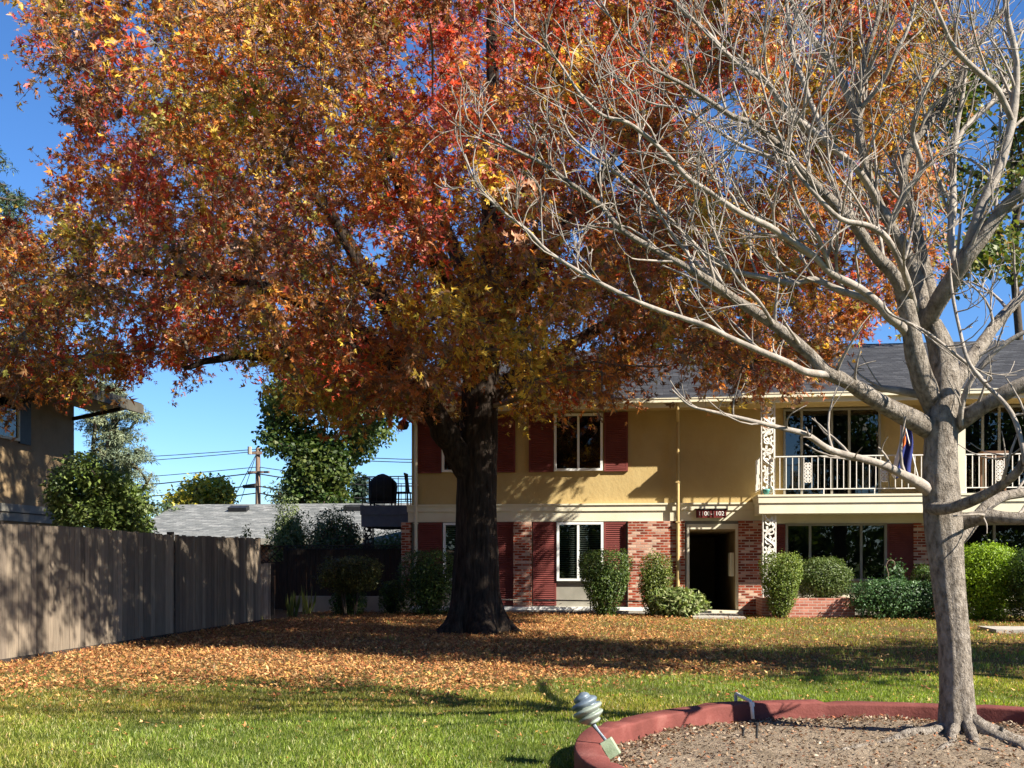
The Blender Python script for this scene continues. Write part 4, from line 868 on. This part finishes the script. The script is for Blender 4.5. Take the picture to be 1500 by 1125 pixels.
# main trunk with roots and a vertical crease
L,ns=LB[0]; cc=catmull([np.r_[P(a,b,c),px2m(w,c)] for a,b,c,w in L],7)
cc[0][2]=-.05
ns=48
for i,q in enumerate(cc):
    fl=math.exp(-max(q[2]-.02,0)/.13)
    for j in range(ns):
        a=2*math.pi*j/ns
        cr=-.10*math.exp(-((a-R(305)+math.pi)%(2*math.pi)-math.pi)**2/.006)-.06*math.exp(-((a-R(262)+math.pi)%(2*math.pi)-math.pi)**2/.01)
        b=1+(.0 if q[2]>2.2 else cr*min(1,(2.3-q[2])))+.05*mn.noise(Vector((math.cos(a)*1.5,math.sin(a)*1.5,q[2]*2.2)))+.02*mn.noise(Vector((math.cos(a)*6,math.sin(a)*6,q[2]*12)))+.20*fl*math.sin(a*5+.6)+.1*fl*math.sin(a*9)
        trunkmb.v.append((q[0]+q[3]*b*math.cos(a),q[1]+q[3]*b*math.sin(a),q[2]))
for i in range(len(cc)-1):
    for j in range(ns): a=i*ns+j; b=i*ns+(j+1)%ns; trunkmb.f.append((a,b,b+ns,a+ns))
random.seed(5)
for ang,L_,r0 in ((205,1.3,.034),(238,.7,.034),(272,.6,.04),(303,.9,.055),(332,.8,.045),(20,.5,.04),(130,.5,.04)):
    a=R(ang); pts=[];rr=[]
    for i in range(16):
        t=i/15; a2=a+.35*math.sin(t*5+ang); x=bt_[0]+(.08+L_*t)*math.cos(a2*.3+a*.7); y=bt_[1]+(.08+L_*t)*math.sin(a2*.3+a*.7)
        if math.hypot(x-RC[0],y-RC[1])>RI-.08: break
        pts.append((x,y,soilz(x,y)-.012+r0*.05*(1-t)+.012*math.sin(t*14+ang)+(.07*(1-t)**6))); rr.append(r0*(1-t)**.8+.008)
    trunkmb.tube(pts,rr,8)
random.seed(21)
def shoot(mb,p,d,L,r,depth):
    n=5; pts=[p]; rr=[r]; dd=unit(d); q=p.copy()
    bend=rng.normal(0,.26,3)
    for i in range(n):
        dd=unit(dd+np.array([0,0,.12])+bend*.6+rng.normal(0,.07,3)); q=q+dd*L/n; pts.append(q.copy()); rr.append(max(r*(1-(i+1)/n*.62),.0028))
    mb.tube(pts,rr,5 if r>.006 else 4,cap=False)
    if depth>0:
        for k in range(rng.integers(2,5) if depth>1 else rng.integers(1,3)):
            i=rng.integers(1,n); s=unit(np.cross(unit(pts[i+1]-pts[i]),rng.normal(size=3)))
            nd=unit(unit(pts[i+1]-pts[i])+s*rng.uniform(.4,.75)); shoot(mb,pts[i],nd,L*rng.uniform(.4,.7),rr[i]*.62,depth-1)
cnt=0
for li,(L,ns) in enumerate(LB[1:]):
    pts,rr=smoothtube(trunkmb if L[0][3]>19 else brmb,L,ns)
    seg=np.linalg.norm(np.diff(pts,axis=0),axis=1); cum=np.r_[0,np.cumsum(seg)]; tot=cum[-1]
    s=tot*(.22 if L[0][3]>15 else .12); up=pts[:,2].max()
    while s<tot:
        i=min(int(np.searchsorted(cum,s)),len(pts)-2); dr=unit(pts[i+1]-pts[i]); r=rr[i]
        side=unit(np.cross(dr,rng.normal(size=3)))+np.array([0,0,.55]); nd=unit(dr*rng.uniform(.5,1.0)+side*rng.uniform(.5,.85))
        low=pts[i][2]<2.9
        Ls=(rng.uniform(.3,.8)*(.6 if proj(pts[i])[0]<900 else 1) if not low else rng.uniform(.15,.5)); shoot(brmb,pts[i],nd,Ls,min(max(r*.46,.0055),.014),2 if not low else 1); cnt+=1
        s+=rng.uniform(.085,.18) if not low else rng.uniform(.15,.3)
trunkmb.build('trunk',M['barebark'],bare,smooth=True); brmb.build('branches',M['barebranch'],bare,smooth=True)
print('shoots',cnt,'faces',len(brmb.f))
# ---------------------------------------------------------------- bushes
G1=[(.045,.085,.016),(.065,.11,.02),(.03,.06,.012),(.10,.15,.03)]
def bush(name,label,cat,c,r,n,size,pal,w=None,mat='green',ex=2.6,vase=0,lump=.14,stems=5,base=0,gnd=None,group=None,V=LEAFV,shell=.55):
    c=np.array(c,float); r=np.array(r,float); gz=base
    t=thing(name,(c[0],c[1],gz),label,cat,group)
    d=unit(rng.normal(size=(n,3))); k=(np.abs(d)**ex).sum(1)**(-1/ex); k=k[:,None]*d
    ln=np.array([mn.noise(Vector(q*2.6+c)) for q in d])*lump+np.array([mn.noise(Vector(q*7+c)) for q in d])*lump*.6
    f=(1-rng.random(n)**2*shell*.5+ln+(rng.random(n)<.06)*rng.random(n)*.16)[:,None]; q=k*f
    tz=(q[:,2:3]+1)/2; sc=1-vase*(1-np.clip(tz,0,1))**1.3; q[:,:2]*=sc
    p=c+q*r
    scatter('foliage',V,LEAFF,p,d/r*r.mean()+rng.normal(0,.75,(n,3))+np.array([0,0,.3]),size*rng.uniform(.6,1.3,n),pick(pal,n,w,.25),M[mat],t)
    # inner mass of twigs and leaves
    mb=MB()
    for i in range(stems*5):
        a=rng.uniform(0,6.28); e=rng.uniform(.2,1.0); top=c+np.array([math.cos(a)*r[0]*e*.75,math.sin(a)*r[1]*e*.75,r[2]*rng.uniform(-.2,.8)])
        b=np.array([c[0]+.2*r[0]*math.cos(a)*(1-vase*.5),c[1]+.2*r[1]*math.sin(a),gz]); mid=(b+top)/2+rng.normal(0,.04,3); mb.tube([b,mid,top],[.016,.011,.005],5,cap=False)
    mb.build('stems',M['bark'],t)
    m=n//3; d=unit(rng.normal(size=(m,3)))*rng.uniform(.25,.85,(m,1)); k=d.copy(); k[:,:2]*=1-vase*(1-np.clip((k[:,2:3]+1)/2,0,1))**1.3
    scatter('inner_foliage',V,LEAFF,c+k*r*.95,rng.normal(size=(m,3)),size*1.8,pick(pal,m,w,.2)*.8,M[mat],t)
    return t
def bpx(x0,x1,y0,y1,Y,dy=None,z0=None):
    a=PY(x0,y1,Y);b=PY(x1,y0,Y); zb=max(a[2],0.0) if z0 is None else z0
    rx=(b[0]-a[0])/2; rz=(b[2]-zb)/2; return ((a[0]+b[0])/2,Y,zb+rz),(rx,dy or rx*.85,rz)
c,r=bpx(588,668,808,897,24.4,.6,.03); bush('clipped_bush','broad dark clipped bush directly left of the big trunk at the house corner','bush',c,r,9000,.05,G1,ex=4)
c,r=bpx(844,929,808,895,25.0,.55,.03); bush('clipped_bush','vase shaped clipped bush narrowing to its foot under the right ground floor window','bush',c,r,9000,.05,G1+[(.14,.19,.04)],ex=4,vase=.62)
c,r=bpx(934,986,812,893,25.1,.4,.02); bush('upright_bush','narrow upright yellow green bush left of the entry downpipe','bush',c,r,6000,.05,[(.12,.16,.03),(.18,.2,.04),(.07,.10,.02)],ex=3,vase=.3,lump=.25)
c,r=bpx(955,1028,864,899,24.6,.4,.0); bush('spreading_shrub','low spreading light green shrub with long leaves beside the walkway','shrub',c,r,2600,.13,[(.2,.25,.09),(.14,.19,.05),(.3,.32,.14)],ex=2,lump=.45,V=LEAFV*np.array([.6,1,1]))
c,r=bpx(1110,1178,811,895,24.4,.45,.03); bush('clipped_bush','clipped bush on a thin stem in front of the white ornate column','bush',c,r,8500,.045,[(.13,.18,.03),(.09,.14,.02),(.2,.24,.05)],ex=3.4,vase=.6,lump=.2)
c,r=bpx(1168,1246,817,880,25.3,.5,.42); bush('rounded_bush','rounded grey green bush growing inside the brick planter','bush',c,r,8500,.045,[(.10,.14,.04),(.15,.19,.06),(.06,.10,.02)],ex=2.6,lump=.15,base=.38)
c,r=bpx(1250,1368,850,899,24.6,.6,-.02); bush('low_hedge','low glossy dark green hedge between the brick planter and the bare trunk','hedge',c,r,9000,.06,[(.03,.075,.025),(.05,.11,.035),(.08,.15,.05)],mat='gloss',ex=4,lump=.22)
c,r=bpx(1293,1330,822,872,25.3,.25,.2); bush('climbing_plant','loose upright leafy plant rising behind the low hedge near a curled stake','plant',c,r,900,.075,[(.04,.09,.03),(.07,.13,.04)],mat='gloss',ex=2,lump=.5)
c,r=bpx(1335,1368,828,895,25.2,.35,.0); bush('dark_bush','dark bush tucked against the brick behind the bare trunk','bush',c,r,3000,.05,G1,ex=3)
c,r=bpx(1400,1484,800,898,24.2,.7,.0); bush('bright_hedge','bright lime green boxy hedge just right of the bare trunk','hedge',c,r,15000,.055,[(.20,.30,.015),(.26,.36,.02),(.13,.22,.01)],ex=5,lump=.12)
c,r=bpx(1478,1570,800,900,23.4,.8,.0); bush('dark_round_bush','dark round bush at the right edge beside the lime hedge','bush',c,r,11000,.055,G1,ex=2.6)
# topiary
c,r=bpx(472,554,816,868,23.6,.5,.62); bush('topiary_bush','flat topped topiary bush on bare crooked stems in front of the dark back fence','bush',c,r,7500,.05,[(.08,.08,.02),(.06,.07,.015),(.13,.12,.03)],ex=3.2,lump=.3,stems=3)
c,r=bpx(485,535,862,902,24.0,.35,.0); bush('dark_shrub','small dark shrub under the topiary bush','shrub',c,r,2500,.05,G1)
c,r=bpx(556,592,850,903,24.6,.3,.0); bush('dark_shrub','small dark shrub between the topiary and the house corner bush','shrub',c,r,1800,.05,G1)
# flax
for (px,py,nb_,h,lb) in ((428,906,34,.55,'taller clump of strappy yellow green leaves near the fence end'),(452,900,20,.62,'thin upright strappy clump right of the other strappy clump'),(387,908,24,.28,'short weedy tuft right at the end of the long fence')):
    b=G(px,py); b[2]=0; t=thing('strappy_plant',tuple(b),lb,'plant')
    n=nb_; a=rng.uniform(0,6.28,n); tg=np.c_[np.cos(a)*.55,np.sin(a)*.55,np.ones(n)]; nr=np.c_[-np.cos(a),-np.sin(a),np.full(n,.5)]
    Vb=BLADEV.copy(); Vb[:,0]*=.55
    scatter('leaves',Vb,np.arange(4).reshape(1,4),b+rng.normal(0,.05,(n,3))*np.array([1,1,0]),unit(nr-unit(tg)*np.sum(nr*unit(tg),1,keepdims=True)),h*rng.uniform(.6,1.2,n),pick([(.18,.2,.05),(.25,.25,.08),(.1,.13,.03)],n),M['green'],t,tang=tg)
# curled stake
q=PY(1301,850,24.9); st=thing('curled_stake',(q[0],24.9,0),'thin metal garden stake with a curled top among the leaves near the low hedge','stake')
MB().tube([(q[0]+.02,24.9,0),(q[0],24.9,1.05),(q[0]-.05,24.9,1.24)]+[(q[0]+.06-.09*math.cos(a),24.9,1.27+.09*math.sin(a)) for a in np.linspace(0,3.6,9)],.009,6).build('rod',M['pole'],st)
# shrubs behind the back fence
c,r=bpx(395,452,738,806,30,.7,0.6); bush('loose_shrub','airy pale green shrub in front of the grey shingle roof','shrub',c,r,5000,.085,[(.22,.27,.12),(.15,.2,.08),(.28,.32,.15)],ex=1.8,lump=.5,vase=.1)
c,r=bpx(448,534,750,830,30,1.0,.5); bush('reddish_shrub','round shrub with reddish tips behind the dark back fence','shrub',c,r,11000,.075,[(.16,.19,.08),(.10,.14,.04),(.26,.13,.09),(.21,.23,.10)],[3,3,1,2],ex=2,lump=.3)
c,r=bpx(535,625,775,820,31,.8,.8); bush('pale_shrub','pale green shrub seen under the dark left balcony','shrub',c,r,3500,.07,[(.16,.2,.08),(.11,.15,.05)],ex=2.4,lump=.3)
c,r=bpx(352,371,762,800,24,.12,1.2); bush('thin_sprig','thin leafy sprig poking above the long fence','plant',c,r,140,.06,[(.12,.16,.05)],ex=1.8,lump=.4,stems=1)
# ---------------------------------------------------------------- trees behind
def tree(name,label,base,clumps,nleaf,size,pal,w=None,mat='green',tr=.2,V=LEAFV,flat=1.0,droop=0,tip=.006,cat='tree',group=None,th=None,bias=.2,brk='bark',tilt=1.0):
    base=np.array(base,float); cl=np.array([c[:3] for c in clumps]); cr=np.array([c[3] for c in clumps])
    t=thing(name,tuple(base),label,cat,group)
    top=cl[np.argmax(cl[:,2])]; th=th or 1.0; tn=[base]; pr=[-1]; n=10
    ctr=cl.mean(0)
    for i in range(1,n+1):
        f=i/n; q=base+(np.array([ctr[0],ctr[1],top[2]])-base)*f*.95; q[:2]+=rng.normal(0,.05,2); tn.append(q); pr.append(i-1)
    mi=next((i for i,q in enumerate(tn) if q[2]>cl[:,2].min()-1.0),1)
    pos,pr,ends=grow(tn,pr,cl,step=.7,minidx=min(mi,n-1),jit=.05,lift=.05)
    rad,ch=radii(pos,pr,tip*2,2.3); rad=rad/rad[0]*tr; rad=np.maximum(rad,tip)
    mb=MB(); chains(mb,pos,rad,ch,ns=8); mb.build('trunk',M[brk],t,smooth=True)
    per=np.maximum(4,(nleaf*cr**2/np.sum(cr**2)).astype(int)); idx=np.repeat(np.arange(len(cl)),per); m=len(idx)
    d=unit(rng.normal(size=(m,3))); f=rng.random(m)**.45
    off=d*f[:,None]*cr[idx][:,None]; off[:,2]*=flat; off[:,2]-=droop*np.hypot(off[:,0],off[:,1])
    tint=pick(pal,len(cl),w,.15)[idx]*.5+pick(pal,m,w,.25)*.5
    scatter('crown',V,LEAFF,cl[idx]+off,d*bias*3+rng.normal(size=(m,3))*.6+np.array([0,0,.5*tilt]),size*rng.uniform(.6,1.35,m),tint,M[mat],t,tang=rng.normal(size=(m,3))+d*1.0+np.array([0,0,-.3]))
    return t
def blob(px0,px1,py0,py1,d,dr,n,r0,r1,poly=None):
    out=[]; tries=0
    while len(out)<n and tries<n*60:
        tries+=1; px=rng.uniform(px0,px1);py=rng.uniform(py0,py1)
        if poly is None:
            if ((px-(px0+px1)/2)/((px1-px0)/2))**2+((py-(py0+py1)/2)/((py1-py0)/2))**2>1: continue
        elif not inpoly(np.array([px]),np.array([py]),poly)[0]: continue
        q=P(px,py,d+rng.uniform(-dr,dr)); out.append((*q,rng.uniform(r0,r1)))
    return out
# ivy covered tree
poly=[(412,520),(400,590),(392,640),(395,665),(425,668),(445,655),(440,690),(428,725),(500,730),(505,690),(500,660),(535,665),(560,640),(572,600),(600,560),(560,500),(480,480)]
cl=blob(385,600,480,732,53,2.4,120,.6,.95,poly)+blob(425,508,650,745,52.3,1.2,60,.5,.8,[(430,650),(505,650),(508,745),(424,745)])
b=P(468,824,53); b[2]=0
tree('ivy_tree','dense dark green tree with a leafy trunk left of the building',b,cl,30000,.23,[(.025,.05,.01),(.042,.075,.014),(.08,.11,.02),(.13,.14,.03)],[3,3,2,1],tr=.14,V=FATV)
# yellow tree behind roof
b=P(305,824,56); b[2]=0
tree('yellow_tree','small rounded yellow and green tree behind the grey roof ridge',b,blob(248,350,712,760,56,1.5,40,.6,.9,[(245,750),(262,722),(290,712),(312,700),(335,712),(345,750)]),6000,.24,[(.42,.33,.03),(.3,.28,.04),(.12,.16,.03)],[2,2,2],tr=.2,V=FATV)
b=P(526,824,70); b[2]=0
cl=[(*P(526+random.uniform(-1,1)*(y-695)*.16,y,70),.5) for y in range(702,760,3)]
tree('distant_conifer','small distant pointed conifer just left of the dark balcony',b,cl,1800,.3,[(.03,.06,.035),(.05,.08,.05)],tr=.2)
b=P(400,824,75); b[2]=0
tree('far_tree','far hazy green tree low behind the roof beside the ivy trunk',b,blob(405,432,715,750,75,1,12,.7,1.0),1500,.3,[(.08,.12,.06),(.14,.17,.09)],tr=.15)
b=P(243,824,50); b[2]=0
tree('far_tree','small far tree at the left end of the grey roof',b,blob(232,258,742,770,50,1,12,.4,.6),1200,.2,[(.06,.1,.04),(.12,.15,.06)],tr=.12)
# camellia like tree behind fence
b=P(150,824,24); b[2]=0
tree('leafy_tree','bushy green tree with glossy leaves rising behind the fence',b,blob(76,215,675,800,23.5,1.0,85,.28,.42,[(80,705),(110,680),(150,682),(185,700),(205,745),(215,790),(100,800),(74,740)]),13000,.12,[(.10,.15,.03),(.17,.23,.05),(.26,.31,.09),(.06,.10,.03)],[3,3,1.5,2],mat='gloss',tr=.1)
# cedars
def cedar(label,bpxx,d,tiers,n,pal,size,tr,x0=None):
    cl=[]
    for (px,py,half) in tiers:
        c=P(px,py,d); w_=half*d/1500; k=max(6,int(w_*16))
        for i in range(k):
            a=rng.uniform(0,6.28); r=w_*math.sqrt(rng.random()); cl.append((c[0]+r*math.cos(a),c[1]+r*math.sin(a),c[2]-.16*r+rng.normal(0,.3),rng.uniform(.25,.55)))
    b=P(bpxx,824,d); b[2]=0
    return tree('cedar_tree',label,b,cl,n,size,pal,mat='needle',V=NEEDV,tr=tr,flat=.45,droop=.6,tip=.012,tilt=2)
cedar('feathery blue green cedar beyond the corner of the neighbouring building',165,36,[(165,565,30),(168,590,38),(160,612,36),(172,640,52),(165,668,56),(168,700,60),(166,735,62),(160,765,60)],34000,[(.17,.22,.15),(.12,.16,.11),(.22,.24,.12)],.15,.25)
cedar('tall dark cedar at the far left edge of the photo',-45,42,[(-45,140,20),(-45,190,40),(-40,225,60),(-42,262,85),(-40,300,98),(-42,345,104),(-42,395,110),(-42,450,120),(-40,520,120)],30000,[(.035,.07,.03),(.06,.10,.045),(.09,.12,.06)],.20,.4)
# broad green tree behind building on the right
cl=blob(1290,1620,60,470,33,2.5,150,.45,.8,[(1370,-40),(1330,150),(1340,230),(1360,300),(1355,360),(1390,400),(1400,455),(1425,462),(1450,400),(1640,420),(1640,-40)])
cl=[c for c in cl if rng.random()<.5]
b=P(1500,824,33); b[2]=0
tree('broadleaf_tree','green broadleaf tree rising behind the roof at the right',b,cl,9500,.19,[(.07,.10,.02),(.12,.15,.03),(.22,.21,.04),(.40,.16,.05)],[3,3,2,1],tr=.12,V=FATV)
# trees standing outside the frame that shade the lawn and show in the windows
def simple(label,x,y,h,r,n,pal,size=.22):
    cl=[]
    for i in range(int(46)):
        d=unit(rng.normal(size=3))*rng.random()**.4; cl.append((x+d[0]*r,y+d[1]*r,h*.62+d[2]*h*.36,rng.uniform(.6,1.1)))
    return tree('shade_tree',label,np.array((x,y,0.)),cl,n,size,pal,tr=.25,V=FATV)
simple('green tree beyond the right edge of the lawn, nearest the planter',13.0,10.6,9.0,3.1,8500,G1)
cl_=[]
for i in range(120):
    d=unit(rng.normal(size=3))*rng.random()**.45; cl_.append((7.6+d[0]*3.1,10.4+d[1]*3.2,9.2+d[2]*4.6,rng.uniform(.55,.95)))
cl_=[c for c in cl_ if c[2]>8.2 or c[0]>6]
tree('shade_tree','tall tree just beyond the right edge of the lawn',np.array((8.2,10.,0.)),cl_,16000,.2,G1,tr=.25,V=FATV)
simple('green tree beyond the right edge, farther along the lawn',17.5,10.0,8.5,3.0,5200,G1)
for i,(x,y) in enumerate(((-8,-17),(1,-20),(10,-18),(18,-21),(-16,-22))):
    simple(['olive tree well behind the camera, leftward','tall tree straight behind the camera','tree behind the camera, rightward','tree far behind the camera at right','tree far behind the camera at left'][i],x,y,(11,12,7,7.5,10)[i],(4.2,4.5,3,2.6,4)[i],5000,[(.06,.09,.02),(.12,.12,.03)],.3)
bush('boundary_hedge','long hedge behind the camera','hedge',(2,-13,2.1),(24,1.2,2.1),16000,.32,[(.10,.15,.02),(.16,.2,.03),(.05,.09,.02)],ex=8,lump=.08)
# ---------------------------------------------------------------- planter objects
# swirl garden light
base=P(893,1098,6.35); base[2]=.02; lamp=thing('garden_light',tuple(base),'tilted garden light with swirled grey head on a green box','garden light')
ax=unit(P(855,1030,6.4)-P(897,1100,6.35)); ax=unit(ax); sx=unit(np.cross(ax,(0,1,0))); sy=np.cross(sx,ax)
if sy[1]>0: sy=-sy
cbx=P(894,1096,6.35); cbx[2]=max(cbx[2],.09)
MB().obox(cbx,sx*.042,sy*.03,ax*.058).build('box',M['boxgreen'],lamp,bevel=.006)
s0=cbx+ax*.058; s1=P(868,1060,6.38); MB().tube([s0,(s0+s1)/2,s1],[.011,.009,.016],10).build('stem',M['lampgrey'],lamp)
hl=.205; e1=unit(P(852,1016,6.4)-s1)
e2=unit(np.cross(e1,(0,1,0))); e3=np.cross(e1,e2)
def swirl(t0,t1):
    mb=MB(); nn=40; steps=int(60*(t1-t0))+2
    for i in range(steps):
        t=t0+(t1-t0)*i/(steps-1); R0=.086*(math.sin(math.pi*min(max(t*.93+.07,.0),1))**.62)+.006
        for j in range(nn):
            a=2*math.pi*j/nn; ph=(t*4.2-a/(2*math.pi))%1.0
            r=R0*(.70+.38*math.sin(math.pi*ph**1.5)**.6); q=s1+e1*(t*hl)+(e2*math.cos(a)+e3*math.sin(a))*r; mb.v.append(tuple(q))
    for i in range(steps-1):
        for j in range(nn): a=i*nn+j; b=i*nn+(j+1)%nn; mb.f.append((a,b,b+nn,a+nn))
    mb.f.append(tuple(range(nn))[::-1]); mb.f.append(tuple((steps-1)*nn+j for j in range(nn))); return mb
swirl(0,.55).build('lower_swirl',M['lamppale'],lamp,smooth=True); swirl(.55,1.0).build('upper_swirl',M['lampgrey'],lamp,smooth=True)
# pvc pipe hooked over the curb
def onring(px,r,z):
    best=None
    for k in range(2000):
        a=2*math.pi*k/2000; q=np.array([RC[0]+r*math.cos(a),RC[1]+r*math.sin(a),z])
        if q@FW<6.2: continue
        e=abs(proj(q)[0]-px)
        if best is None or e<best[0]: best=(e,q)
    return best[1]
o_=onring(1078,RO+.10,CH+.06); i_=onring(1100,RI-.05,CH+.035)
pp=thing('irrigation_pipe',(i_[0],i_[1],0),'white grey plastic pipe hooked over the red curb behind the soil','pipe')
MB().tube([o_+np.array([0,0,-.2]),o_+np.array([0,0,-.01]),o_*.95+i_*.05,i_*.95+o_*.05,i_+np.array([.004,-.012,-.025]),i_+np.array([.01,-.03,-.13])],.014,12).build('pipe',M['pvc'],pp,smooth=True)
MB().tube([i_+np.array([.004,-.01,.0]),i_+np.array([.006,-.016,-.035])],.019,12).build('fitting',M['pvc'],pp)
for px,py,h,lb in ((1108,1085,.11,'thin black sprinkler riser beside the white pipe'),(1088,1079,.05,'short black sprinkler stub left of the white pipe'),(1466,1092,.11,'black sprinkler riser right of the bare tree base')):
    q=G(px,py,.03); t=thing('sprinkler_riser',tuple(q),lb,'sprinkler'); MB().tube([(q[0],q[1],0),(q[0]+.004,q[1],q[2]+h)],.009,10).build('riser',M['blackplastic'],t); MB().tube([(q[0]+.004,q[1],q[2]+h),(q[0]+.004,q[1],q[2]+h+.018)],.014,10).build('cap',M['blackplastic'],t)
